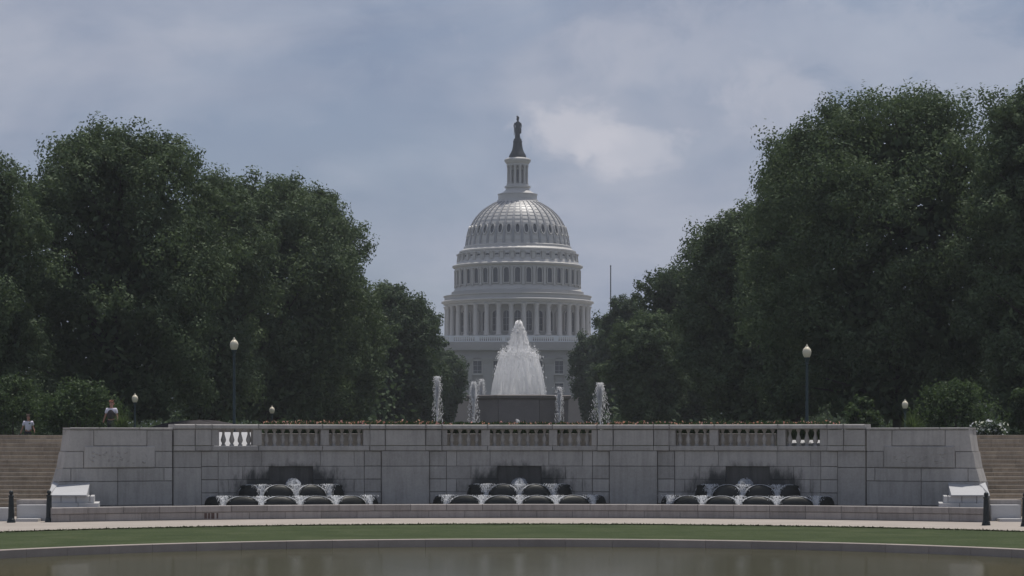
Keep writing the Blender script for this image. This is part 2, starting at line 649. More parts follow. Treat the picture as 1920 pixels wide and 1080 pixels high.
def make_lawn_path():
    # lawn ring round the pool
    mb = MB()
    n = 96
    for k in range(n + 1):
        a = PI * k / n
        x0, y0 = (PR + 0.34) * math.cos(a), PY + (PR + 0.34) * math.sin(a)
        x1 = 26 * math.cos(a)
        y1 = max(grass_edge(x1), PY - 8 + 10 * math.sin(a))
        mb.v += [(x0, y0, -0.012), (x1 * 0.5 + x0 * 0.5, (y0 + y1) / 2, 0.03), (x1, y1, 0.012)]
    for k in range(n):
        b = k * 3
        mb.face((b, b + 1, b + 4, b + 3)[::-1])
        mb.face((b + 1, b + 2, b + 5, b + 4)[::-1])
    struct(mb.build('lawn', 'lawn'))
    # uneven fringe of blades along the far edge of the lawn
    rng = np.random.default_rng(5)
    cnt = 16000
    xs = rng.uniform(-18.5, 18.5, cnt)
    ys = np.array([grass_edge(x) for x in xs]) + rng.uniform(-0.25, 0.22, cnt) * (0.6 + 0.4 * np.sin(xs * 3.1) * np.sin(xs * 0.77))
    pos = np.stack([xs, ys, np.full(cnt, 0.022)], 1)
    o = link('grass', leaf_mesh('grass', pos, rng, 0.07, 0.03, 'leaf_turf', nrm=np.tile([0.0, 0.0, 2.0], (cnt, 1))))
    stuff(o)
    tag(o, 'uneven fringe of grass blades along the gravel path', 'grass')
    # path
    mb = MB()
    xs = np.linspace(-60, 60, 97)
    for x in xs:
        y0 = grass_edge(x) - 0.4 if abs(x) < 26 else 60
        mb.v += [(x, min(y0, 79), 0.0), (x, 90.6, 0.0)]
    for i in range(len(xs) - 1):
        mb.face((i * 2, i * 2 + 2, i * 2 + 3, i * 2 + 1))
    struct(mb.build('path', 'path_gravel'))


def leaf_mesh(name, pos, rng, ln, wd, mat, up=False, nrm=None):
    """one small pointed leaf face at each position"""
    n = len(pos)
    d = rng.normal(size=(n, 3))
    if up:
        d[:, 2] = np.abs(d[:, 2]) * 2.5 + 0.6
        d[:, :2] *= 0.45
    d /= np.linalg.norm(d, axis=1)[:, None]
    q = rng.normal(size=(n, 3))
    if nrm is not None:
        # leaves spread flat-ish to the outside of the clump
        nn = nrm / (np.linalg.norm(nrm, axis=1)[:, None] + 1e-9) + rng.normal(size=(n, 3)) * 0.32
        nn /= np.linalg.norm(nn, axis=1)[:, None]
        d = d - nn * np.sum(nn * d, axis=1)[:, None]
        d /= np.linalg.norm(d, axis=1)[:, None] + 1e-9
        q = np.cross(nn, d)
    w = q - d * np.sum(q * d, axis=1)[:, None]
    w /= np.linalg.norm(w, axis=1)[:, None] + 1e-9
    L = (np.asarray(ln) * rng.uniform(0.6, 1.35, n))[:, None]
    Wd = (np.asarray(wd) * rng.uniform(0.6, 1.35, n))[:, None]
    v = np.empty((n, 4, 3), np.float32)
    v[:, 0] = pos - d * L
    v[:, 1] = pos + w * Wd - d * L * 0.1
    v[:, 2] = pos + d * L
    v[:, 3] = pos - w * Wd - d * L * 0.1
    me = bpy.data.meshes.new(name)
    me.vertices.add(n * 4)
    me.vertices.foreach_set('co', v.reshape(-1))
    me.loops.add(n * 4)
    me.loops.foreach_set('vertex_index', np.arange(n * 4, dtype=np.int32))
    me.polygons.add(n)
    me.polygons.foreach_set('loop_start', np.arange(0, n * 4, 4, dtype=np.int32))
    me.materials.append(MATS[mat])
    me.update(calc_edges=True)
    return me


make_lawn_path()

# ------------------------------------------------------------------ retaining wall with balustrade
RW, YW = 32.0, 90.0
CW = 1.0     # the wall's own axis sits 1 px right of AX


def make_wall():
    wall = empty('retaining_wall', (0, YW, 0))
    tag(wall, 'long curved grey granite retaining wall with balustrade and three dark spout niches', 'wall')
    wall_inv = Matrix.Translation((0, -YW, 0))

    def blk(name, c0, c1, z0, z1, proud=0.0, depth=0.5, gap=0.0045, bev=0.012, mat='wall_granite', **kw):
        mb = arc_block(c0 + CW, c1 + CW, z0, z1, RW, YW, proud, depth, gap, bev, **kw)
        o = mb.build(name, mat, wall)
        o.matrix_parent_inverse = wall_inv
        return o
    zA, zB, zC, zD = (1.85, 2.43), (1.36, 1.85), (0.87, 1.36), (0.0, 0.87)
    # backing so that the joints are dark
    for c0 in range(-650, 650, 50):
        blk('wall_core', c0, c0 + 50, 0, 2.45, -0.5, 0.3, 0.0, 0.0, 'mortar')
    for s, sc in ((-1, -428), (0, 0), (1, 428)):
        # course under the balustrade
        for a, b in ((-137, -118), (-118, -55), (-55, 55), (55, 118), (118, 137)):
            blk('stone_block', sc + a, sc + b, *zA)
        for a, b in ((-137, -91), (-91, -41), (41, 86), (86, 137)):
            blk('stone_block', sc + a, sc + b, *zB)
        for a, b in ((-137, -118), (-118, -41), (41, 118), (118, 137)):
            blk('stone_block', sc + a, sc + b, *zC)
        for a, b in ((-137, -80), (-80, 0), (0, 80), (80, 137)):
            blk('stone_block', sc + a, sc + b, *zD)
        # sill at the foot of the niche
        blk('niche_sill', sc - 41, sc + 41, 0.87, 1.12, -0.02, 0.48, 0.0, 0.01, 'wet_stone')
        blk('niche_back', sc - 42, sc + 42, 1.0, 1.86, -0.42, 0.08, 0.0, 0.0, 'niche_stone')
        for a, b in ((-169, -137), (137, 169)):
            for zz in (zA, zB, zC, (0.42, 0.87), (0.0, 0.42)):
                blk('quoin', sc + a, sc + b, *zz, 0.03, 0.5, 0.008, 0.02)
    # big piers between the sections, and the strips at the ends
    for c in (-214, 214):
        blk('pier_stone', c - 45, c + 45, 1.85, 2.43, 0.10, 0.6, 0.008)
        blk('pier_stone', c - 45, c + 45, 0.0, 1.85, 0.10, 0.6, 0.008)
    for a, b in ((-650, -597), (597, 650)):
        blk('pier_stone', a, b, 1.82, 2.43, 0.06, 0.6, 0.008)
        blk('pier_stone', a, b, 0.0, 1.82, 0.06, 0.6, 0.008)
    # plinth course, posts, coping
    joints = [-650, -609, -578, -490, -370, -281, -252, -176, -146, -60, 62, 146, 176, 252, 281, 366, 485, 578, 609, 650]
    for a, b in zip(joints[:-1], joints[1:]):
        big = (a, b) in ((-252, -176), (176, 252), (-650, -609), (609, 650), (-609, -578), (578, 609), (-281, -252), (252, 281), (-176, -146), (146, 176))
        blk('plinth', a, b, 2.43, 2.62, 0.13 if big else 0.07, 0.62, 0.006, 0.02)
        blk('coping', a, b, 3.24, 3.43, 0.17 if big else 0.11, 0.66, 0.006, 0.035)
    for a, b in ((-650, -609), (-609, -578), (-281, -252), (-252, -176), (-176, -146), (146, 176), (176, 252), (252, 281), (578, 609), (609, 650)):
        blk('pier_stone', a, b, 2.62, 3.24, 0.10, 0.58, 0.014, 0.02)
    prof = [(0.075, 0.0), (0.075, 0.05), (0.05, 0.06), (0.045, 0.09), (0.075, 0.16), (0.088, 0.22), (0.07, 0.31), (0.042, 0.42), (0.038, 0.50), (0.055, 0.53), (0.055, 0.55), (0.075, 0.57), (0.075, 0.62)]
    prof = [(r * 1.16, z) for r, z in prof]
    bal = MB().lathe(prof, 10).mesh('baluster', 'wall_granite', 40)
    for sc in (-428, 0, 428):
        for a, b in ((-146, -135), (-72, -55), (55, 71), (135, 146)):
            if sc and (a, b) == (-146, -135):
                a = -150
            if sc and (a, b) == (135, 146):
                b = 150
            blk('baluster_post', sc + a, sc + b, 2.62, 3.24, 0.02, 0.40, 0.004, 0.015)
        for a, b, n in ((-135, -72, 4), (-55, 55, 7), (71, 135, 4)):
            for k in range(n):
                c = sc + a + (b - a) * (k + 0.5) / n
                x, y = arc(c + CW, RW, YW, -0.2)
                o = link('baluster', bal, wall)
                o.location = (x, y - YW, 2.62)
    # wings with battered outer ends
    for s in (-1, 1):
        def w(c0, c1, z0, z1, proud=0.0, t0=None, t1=None, name='stone_block', gap=0.008, depth=0.6, bev=0.016):
            if s < 0:
                return blk(name, -c1, -c0, z0, z1, proud, depth, gap, bev, c0t=CW - (t1 if t1 else c1), c1t=CW - (t0 if t0 else c0))
            return blk(name, c0, c1, z0, z1, proud, depth, gap, bev, c0t=CW + (t0 if t0 else c0), c1t=CW + (t1 if t1 else c1))
        for a, b in ((652, 715), (715, 790), (790, 846)):
            w(a, b, 3.21, 3.30, 0.16, name='coping')
        w(652, 700, 2.42, 3.21, 0.12)
        w(700, 800, 2.62, 3.21, 0.12)
        w(800, 851, 2.42, 3.21, 0.12, t1=845)
        w(685, 819, 1.82, 2.62, 0.17, name='relief_panel', bev=0.03)
        w(652, 685, 1.82, 2.42, 0.12)
        w(819, 858, 1.82, 2.42, 0.12, t1=853)
        for a, b in ((652, 668), (668, 755), (755, 843)):
            w(a, b, 1.33, 1.82, 0.12)
        w(843, 866, 1.33, 1.82, 0.12, t1=859)
        for a, b in ((652, 755), (755, 868)):
            w(a, b, 0.45, 1.33, 0.12)
        w(652, 868, 0.0, 0.45, 0.12)
        w(660, 846, 0.0, 3.2, -0.3, name='wall_core', gap=0.0, bev=0.0)
        # low relief of curling stems on the panel
        rng = random.Random(3 + s)
        mb = MB()
        pts, rad = [], []
        for q in range(49):
            c = 698 + 108 * q / 48.0
            x, y = arc(CW + s * c, RW, YW, 0.165)
            pts.append((x, y - YW, 2.2 + 0.13 * math.sin(q * 0.52) + 0.03 * math.sin(q * 1.7)))
            rad.append(0.020 + 0.006 * math.sin(q * 1.1))
        mb.tube(pts, rad, 6)
        for q in range(26):
            c = 700 + 104 * rng.random()
            x, y = arc(CW + s * c, RW, YW, 0.16)
            mb.lathe([(0.01, -0.04), (0.05, -0.02), (0.06, 0.0), (0.045, 0.03), (0.01, 0.045)], 8, (x, y - YW, 2.2 + rng.uniform(-0.2, 0.2)))
        mb.build('carved_relief', 'wall_granite', wall, 60)
    return wall


make_wall()

# low wall of the lower basin
RB, YB = 30.0, 86.3


def make_basin_wall():
    w = empty('basin_wall', (0, YB, 0))
    tag(w, 'low two-course granite wall round the lower basin along the gravel path', 'low wall')
    inv = Matrix.Translation((0, -YB, 0))
    rng = random.Random(2)
    c = -876.0
    for row, (z0, z1, pr, st) in enumerate(((0.27, 0.50, 0.03, 0.0), (0.0, 0.27, 0.0, 34.0))):
        c = -876.0
        first = True
        while c < 871:
            ln = 67.3 if not (first and st) else st
            first = False
            e = min(c + ln * (1.0 if rng.random() > 0.18 or row == 0 else 0.5), 872)
            o = arc_block(c, e, z0, z1, RB, YB, pr, 0.5, 0.006, 0.014).build('stone_block', 'basin_granite', w)
            o.matrix_parent_inverse = inv
            c = e
    for k in range(-870, 870, 60):
        o = arc_block(k, k + 60, 0, 0.46, RB, YB, -0.02, 0.42, 0.0, 0.0).build('wall_core', 'mortar', w)
        o.matrix_parent_inverse = inv
    # drips of rust under a weep hole
    mb = MB()
    for px, wd in ((383, 5), (390, 4), (396, 6), (406, 3), (417, 6)):
        x0, y0 = arc(px - AX, RB, YB, 0.004)
        x1, y1 = arc(px + wd - AX, RB, YB, 0.004)
        mb.prism([(x0, y0 - YB, 0.04), (x1, y1 - YB, 0.04), (x1, y1 - YB + .01, 0.04), (x0, y0 - YB + .01, 0.04)],
                 [(x0, y0 - YB, 0.24), (x1, y1 - YB, 0.24), (x1, y1 - YB + .01, 0.24), (x0, y0 - YB + .01, 0.24)])
    mb.build('rust_stain', 'rust', w)
    # water held between the low wall and the high one
    mb = MB()
    n = 40
    for k in range(n + 1):
        c = -872 + 1744 * k / n
        x0, y0 = arc(c, RB, YB, -0.48)
        x1, y1 = arc(c, RW, YW, -0.1)
        mb.v += [(x0, y0, 0.43), (x1, y1, 0.43)]
    for k in range(n):
        mb.face((2 * k, 2 * k + 2, 2 * k + 3, 2 * k + 1))
    struct(mb.build('basin_water', 'clear_water'))


plain('rust', (0.10, 0.065, 0.055), 0.9, var=0.3, scale=20)
make_basin_wall()


def make_pedestals():
    for s, nm in ((-1, 'left'), (1, 'right')):
        t = empty('wall_pedestal', (0, 84, 0))
        tag(t, 'stepped pale granite pedestal with sunlit sloping slab at the %s end of the wall' % nm, 'pedestal')

        def pp(px, d, z):
            return (s * px * d / F, d - 84, z)
        # px are offsets from the axis
        def bx(name, p0, p1, d0, d1, z0, z1, mat):
            e0, e1 = (p0 - 3, p1 - 3) if p0 < 800 else (p0, p1)
            MB().prism([pp(p0, d0, z0), pp(p1, d0, z0), pp(e1, d1, z0), pp(e0, d1, z0)][::s],
                       [pp(p0, d0, z1), pp(p1, d0, z1), pp(e1, d1, z1), pp(e0, d1, z1)][::s]).build(name, mat, t)
        bx('base_block', 788, 826, 82.9, 86.2, 0.0, 0.62, 'pale_granite')
        bx('base_block', 827, 876, 82.9, 86.2, 0.0, 0.62, 'pale_granite')
        for a, b in ((797, 804), (805, 830), (831, 858), (859, 876)):
            bx('upper_block', a, b, 83.1, 86.2, 0.625, 0.86, 'pale_granite')
        # sloping slab
        d0, d1 = 83.0, 86.0
        a, b = 808, 877
        bot = [pp(a + 2, d0, 0.865), pp(b, d0, 0.865), pp(b - 6, d1, 0.865), pp(a - 3, d1, 0.865)]
        top = [pp(a + 3, d0, 0.91), pp(b, d0, 0.91), pp((b - 14), d1, 1.31), pp((a - 4), d1, 1.31)]
        MB().prism(bot[::s], top[::s]).build('sloping_slab', 'white_slab', t)
        # ramped wedge against the battered end
        bot = [pp(862, 84.6, 0.9), pp(883, 83.2, 0.88), pp(874, 88.0, 0.9), pp(860, 88.0, 0.9)]
        top = [pp(862.5, 85.4, 1.3), pp(882.5, 83.4, 0.93), pp(866, 87.9, 1.72), pp(857, 87.9, 1.74)]
        MB().prism(bot[::s], top[::s]).build('sloping_wedge', 'white_slab', t)
        MB().prism([pp(845, 84.6, 0.0), pp(883, 83.2, 0.0), pp(874, 88.0, 0.0), pp(858, 88.0, 0.0)][::s],
                   [pp(845, 84.6, 0.89), pp(883, 83.2, 0.875), pp(874, 88.0, 0.89), pp(858, 88.0, 0.89)][::s]).build('base_block', 'wall_granite', t)


make_pedestals()


def make_stairs():
    for s, nm in ((-1, 'left'), (1, 'right')):
        t = empty('stone_stairs', (0, 88, 0))
        tag(t, 'broad flight of worn brown stone steps up past the %s end of the wall' % nm, 'stairs')
        rng = random.Random(10 + s)
        n = 19
        for k in range(n):
            y0 = k * 0.35
            xe = 16.75 + 0.02 * k
            x = xe
            while x < 26:
                ln = rng.uniform(1.0, 2.4)
                j = rng.uniform(-0.006, 0.006)
                mb = MB()
                a, b = (x + 0.004, x + ln - 0.004)
                if s < 0:
                    a, b = -b, -a
                z1 = (k + 1) * 0.16 + j
                # nosing overhangs the riser a little
                mb.prism([(a, y0 + 0.03, k * 0.16 - 0.3), (b, y0 + 0.03, k * 0.16 - 0.3), (b, y0 + 0.9, k * 0.16 - 0.3), (a, y0 + 0.9, k * 0.16 - 0.3)],
                         [(a, y0 + 0.03, z1 - 0.045), (b, y0 + 0.03, z1 - 0.045), (b, y0 + 0.9, z1 - 0.045), (a, y0 + 0.9, z1 - 0.045)])
                mb.prism([(a, y0, z1 - 0.044), (b, y0, z1 - 0.044), (b, y0 + 0.9, z1 - 0.044), (a, y0 + 0.9, z1 - 0.044)],
                         [(a, y0 + 0.008, z1), (b, y0 + 0.008, z1), (b, y0 + 0.9, z1), (a, y0 + 0.9, z1)])
                mb.build('step_stone', 'stair_stone', t)
                x += ln
        # low end blocks between the bollards
        g = empty('end_block', (0, 82, 0))
        tag(g, 'low granite block with a step between the bollards on the %s' % nm, 'block')

        def bx(name, p0, p1, d0, d1, z0, z1, mat):
            xa, xb = sorted((s * p0 * d0 / F, s * p1 * d0 / F))
            MB().box(xa, xb, d0 - 82, d1 - 82, z0, z1).build(name, mat, g)
        bx('upper_block', 884, 942, 83.6, 84.4, 0.0, 0.72, 'basin_granite')
        bx('lower_block', 886, 941, 82.9, 83.6, 0.0, 0.56, 'pale_granite')
        bx('step', 902, 944, 82.2, 82.88, 0.0, 0.10, 'pale_granite')
        bx('side_block', 955, 1100, 82.7, 83.5, 0.0, 0.46, 'pale_granite')


make_stairs()


def make_terrace():
    mb = MB()
    n = 40
    for k in range(n + 1):
        c = -860 + 1720 * k / n
        x0, y0 = arc(c, RW, YW, -0.45)
        mb.v += [(x0, y0, 2.44), (x0, 95.05, 2.5)]
    for k in range(n):
        mb.face((2 * k, 2 * k + 2, 2 * k + 3, 2 * k + 1))
    struct(mb.build('terrace', 'pale_granite'))
    # stone planters behind the balusters, open behind the outermost bays
    k = 0
    for a, b, nm in ((-482, -282, 'left'), (-145, 145, 'middle'), (285, 482, 'right')):
        t = empty('flower_planter', (0, 91, 2.44))
        tag(t, 'grey stone flower planter seen through the %s balusters' % nm, 'planter')
        inv = Matrix.Translation((0, -91, -2.44))
        m = 8
        for q in range(m):
            c0, c1 = a + (b - a) * q / m, a + (b - a) * (q + 1) / m
            top = 3.09
            o = arc_block(c0, c1, 2.45, top, RW, YW + 0.85, 0, 0.14, 0.003, 0.01).build('planter_front', 'wall_granite', t)
            o.matrix_parent_inverse = inv
        mb = MB()
        for q in range(m + 1):
            c = a + (b - a) * q / m
            x0, y0 = arc(c, RW, YW + 0.85, -0.1)
            x1, y1 = arc(c, RW, YW + 0.85, -1.5)
            mb.v += [(x0, y0 - 91, 2.93 - 2.44), (x1, y1 - 91, 3.05 - 2.44)]
        for q in range(m):
            mb.face((2 * q, 2 * q + 2, 2 * q + 3, 2 * q + 1))
        mb.build('soil', 'soil', t)
    # flowers
    rng = np.random.default_rng(21)
    for a, b, lo, nm in ((-478, -145, 0.08, 'left'), (-140, 150, 0.02, 'middle'), (160, 600, 0.04, 'right')):
        cnt = int((b - a) * 34)
        cs = rng.uniform(a, b, cnt)
        dep = rng.uniform(0.95, 1.9, cnt)
        pos = np.array([arc(c, RW, YW, -d) for c, d in zip(cs, dep)])
        hump = 0.5 + 0.5 * np.sin(cs * 0.21) * np.sin(cs * 0.043 + 1)
        h = 3.22 + 0.2 * rng.random(cnt) + 0.10 * hump * rng.random(cnt) + lo * rng.random(cnt)
        p3 = np.stack([pos[:, 0], pos[:, 1], h], 1)
        low = rng.random(cnt) < 0.55
        p3[low, 2] = rng.uniform(2.95, 3.3, low.sum())
        isf = (~low) & (rng.random(cnt) < (0.16 if nm != 'left' else 0.26))
        fo = link('flower_bed', leaf_mesh('flower_bed', p3[~isf], rng, 0.10, 0.045, 'leaf_shrub', up=True))
        stuff(fo)
        tag(fo, 'low bed of flower foliage along the %s part of the balustrade' % nm, 'flower bed')
        fl = link('blossoms', leaf_mesh('blossoms', p3[isf] + np.array([0, 0, 0.05]), rng, 0.045, 0.04, 'petal_pink'), fo)
        stuff(fl)
    # slabs added behind the outermost balusters, sloped to catch sun and brighten the gaps
    for c0, c1, nm in ((-572, -492, 'leftmost'), (492, 572, 'rightmost')):
        x0, y0 = arc(c0, RW, YW, -0.9)
        x1, y1 = arc(c1, RW, YW, -0.9)
        hi = 3.02 if nm == 'leftmost' else 2.72
        mb = MB().prism([(x0, y0, 2.46), (x1, y1, 2.46), (x1 * 1.01, y1 + 1.4, 2.46), (x0 * 1.01, y0 + 1.4, 2.46)],
                        [(x0, y0, 2.52), (x1, y1, 2.52), (x1 * 1.01, y1 + 1.38, hi + .12), (x0 * 1.01, y0 + 1.38, hi + .12)])
        o = mb.build('sloping_slab', 'white_slab')
        tag(o, 'added white slab sloped to catch sun as a bright patch between the %s balusters' % nm, 'slab')


make_terrace()

# ------------------------------------------------------------------ water


def streaks(name, P, D, L, Wd, mat, rng, parent=None):
    """elongated drops: three-sided double pyramids"""
    n = len(P)
    D = D / (np.linalg.norm(D, axis=1)[:, None] + 1e-9)
    q = rng.normal(size=(n, 3))
    u = q - D * np.sum(q * D, 1)[:, None]
    u /= np.linalg.norm(u, axis=1)[:, None]
    w = np.cross(D, u)
    v = np.empty((n, 5, 3), np.float32)
    L, Wd = L[:, None], Wd[:, None]
    v[:, 0] = P - D * L
    v[:, 4] = P + D * L
    for k in range(3):
        a = 2 * PI * k / 3
        v[:, 1 + k] = P + (u * math.cos(a) + w * math.sin(a)) * Wd
    tri = np.array([[0, 2, 1], [0, 3, 2], [0, 1, 3], [4, 1, 2], [4, 2, 3], [4, 3, 1]])
    idx = (np.arange(n)[:, None, None] * 5 + tri[None]).reshape(-1).astype(np.int32)
    me = bpy.data.meshes.new(name)
    me.vertices.add(n * 5)
    me.vertices.foreach_set('co', v.reshape(-1))
    me.loops.add(len(idx))
    me.loops.foreach_set('vertex_index', idx)
    me.polygons.add(n * 6)
    me.polygons.foreach_set('loop_start', np.arange(0, n * 18, 3, dtype=np.int32))
    me.materials.append(MATS[mat])
    me.update(calc_edges=True)
    me.polygons.foreach_set('use_smooth', [True] * len(me.polygons))
    return link(name, me, parent)


def jet_points(rng, n, r0, height, spread, hvar=0.12, g=9.81, core=0.3):
    """positions and directions of drops of a vertical jet that falls back round itself"""
    H = height * (1 - hvar * rng.random(n) ** 1.5)
    v0 = np.sqrt(2 * g * H)
    T = 2 * v0 / g
    tt = rng.random(n)
    tt = np.where(rng.random(n) < core, tt * 0.5, tt)
    t = tt * T
    a = rng.uniform(0, 2 * PI, n)
    land = spread * np.sqrt(rng.random(n))
    vr = land / T
    # surging pulses displace drops sideways on the way down
    k = np.clip(tt - 0.45, 0, 1)
    rr = r0 * np.sqrt(rng.random(n)) + vr * t * (0.25 + 1.3 * k)
    z = v0 * t - 0.5 * g * t * t
    P = np.stack([rr * np.cos(a), rr * np.sin(a), z], 1)
    D = np.stack([vr * np.cos(a), vr * np.sin(a), (v0 - g * t)], 1)
    D += rng.normal(size=D.shape) * 0.25
    return P, D


def make_cascades():
    for sc, nm in ((-428, 'left'), (0, 'middle'), (428, 'right')):
        x, y = arc(sc + CW, RW, YW, 0)
        a = math.atan2(x, y - (YW - RW))
        t = empty('cascade', (x, y, 0.0), -a)
        tag(t, 'two-tier cascade of dark wet scalloped bowls spilling white water, %s of the three' % nm, 'fountain')
        rng = np.random.default_rng(540 + sc)
        SP, SD, SL, SW = [], [], [], []
        for (A, B, zb, zt, us, rim) in ((2.08, 1.0, 0.70, 1.17, (-2.08, -1.24, 0.0, 1.24, 2.08), 0.20), (3.38, 1.75, 0.40, 0.76, (-3.38, -2.68, -1.38, 0.0, 1.35, 2.70, 3.38), 0.20)):
            # ledge carrying the water
            ring = [(A * 0.93 * math.cos(q), -B * 0.80 * math.sin(q)) for q in np.linspace(0, PI, 33)]
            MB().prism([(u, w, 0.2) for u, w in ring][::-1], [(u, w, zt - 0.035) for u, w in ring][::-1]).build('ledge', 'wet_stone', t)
            MB().prism([(u * .97, w * .97, zt - 0.034) for u, w in ring][::-1], [(u * .96, w * .96, zt - 0.01) for u, w in ring][::-1]).build('water_film', 'clear_water', t)
            P = [(u, -B * math.sqrt(max(0, 1 - (u / A) ** 2))) for u in us]
            for i in range(len(P) - 1):
                p0, p1 = Vector(P[i]), Vector(P[i + 1])
                mid, dv = (p0 + p1) / 2, (p1 - p0)
                half = dv.length / 2
                tx = dv.normalized()
                nx = Vector((tx.y, -tx.x))
                if nx.dot(Vector((mid.x / (A * A), mid.y / (B * B)))) < 0:
                    nx = -nx
                mb = MB()
                nu, nv = 16, 7
                for iv in range(nv + 1):
                    ph = PI / 2 * iv / nv
                    for iu in range(nu + 1):
                        th = PI * iu / nu
                        al = math.cos(th) * math.cos(ph)
                        ou = math.sin(th) * math.cos(ph)
                        rp = 1 + 0.02 * math.sin(iu * 2.1 + i) * math.cos(ph)
                        q = mid + tx * (al * half * 1.0) + nx * (ou * rim * rp - 0.12)
                        mb.v.append((q.x, q.y, zb + (zt - zb) * math.sin(ph)))
                for iv in range(nv):
                    for iu in range(nu):
                        b = iv * (nu + 1) + iu
                        mb.face((b, b + 1, b + nu + 2, b + nu + 1))
                # the face goes on straight down into the tier below
                b = len(mb.v)
                for iu in range(nu + 1):
                    x_, y_, z_ = mb.v[iu]
                    mb.v.append((x_, y_, zb - 0.3))
                for iu in range(nu):
                    mb.face((b + iu, b + iu + 1, iu + 1, iu))
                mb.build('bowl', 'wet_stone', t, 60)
                # water running down both flanks of the bowl
                m = 300
                side = np.sign(rng.normal(size=m))
                ph = np.arcsin(np.clip(rng.random(m) ** 0.8, 0, 1))
                al = side * (1 - 0.10 * rng.random(m) ** 2) * np.cos(ph)
                ou = np.sqrt(np.clip(np.cos(ph) ** 2 - (al * 0.97) ** 2, 0, 1))
                pos = np.stack([mid.x + tx.x * al * half + nx.x * (ou * rim - 0.10), mid.y + tx.y * al * half + nx.y * (ou * rim - 0.10), zb + (zt - zb) * np.sin(ph) + 0.015], 1)
                dr = np.stack([tx.x * side * np.sin(ph), tx.y * side * np.sin(ph), -np.cos(ph) - 0.1], 1)
                SP.append(pos); SD.append(dr); SL.append(rng.uniform(0.02, 0.07, m)); SW.append(rng.uniform(0.004, 0.009, m))
                # thin bright lip of water over the top
                m = 80
                al = rng.uniform(-0.6, 0.6, m)
                pos = np.stack([mid.x + tx.x * al * half - nx.x * 0.08, mid.y + tx.y * al * half - nx.y * 0.08, zb + (zt - zb) * np.sqrt(1 - al ** 2) + 0.012], 1)
                dr = np.stack([np.full(m, tx.x), np.full(m, tx.y), -al], 1)
                SP.append(pos); SD.append(dr); SL.append(rng.uniform(0.03, 0.10, m)); SW.append(rng.uniform(0.004, 0.011, m))
            # streams in the valleys between bowls
            for i in range(1, len(P) - 1):
                p = P[i]
                nx = (p[0] / (A * A), p[1] / (B * B))
                ln = math.hypot(*nx)
                nx = (nx[0] / ln, nx[1] / ln)
                m = 420
                f = rng.random(m)
                wdt = 0.26 * (1 - f) ** 1.4 + 0.075
                lat = rng.normal(size=m) * wdt * 0.5
                out = 0.0 + 0.16 * f
                pos = np.stack([p[0] + nx[0] * out + lat, p[1] + nx[1] * out - 0.02, zt - (zt - zb) * f ** 1.3 + 0.01], 1)
                dr = np.stack([lat * 1.5, np.full(m, nx[1] * 0.3), -0.5 - f], 1)
                SP.append(pos); SD.append(dr); SL.append(rng.uniform(0.02, 0.06, m)); SW.append(rng.uniform(0.004, 0.010, m))
        streaks('falling_water', np.concatenate(SP), np.concatenate(SD), np.concatenate(SL), np.concatenate(SW), 'foam_dense', rng, t)
        # domed bubbling jet on the top ledge
        n = 700
        th, ph = rng.uniform(0, 2 * PI, n), np.arcsin(rng.random(n))
        rr = 0.29 * rng.uniform(0.7, 1.03, n) * (1 + 0.12 * np.sin(3 * th + sc))
        pos = np.stack([rr * np.cos(th) * np.cos(ph), rr * np.sin(th) * np.cos(ph) - 0.62, 1.15 + 0.88 * rr * np.sin(ph)], 1)
        dr = np.stack([np.cos(th) * np.sin(ph), np.sin(th) * np.sin(ph), -np.cos(ph)], 1)
        streaks('bubbling_dome', pos, dr, rng.uniform(0.02, 0.06, n), rng.uniform(0.005, 0.012, n), 'foam_thin', rng, t)


make_cascades()


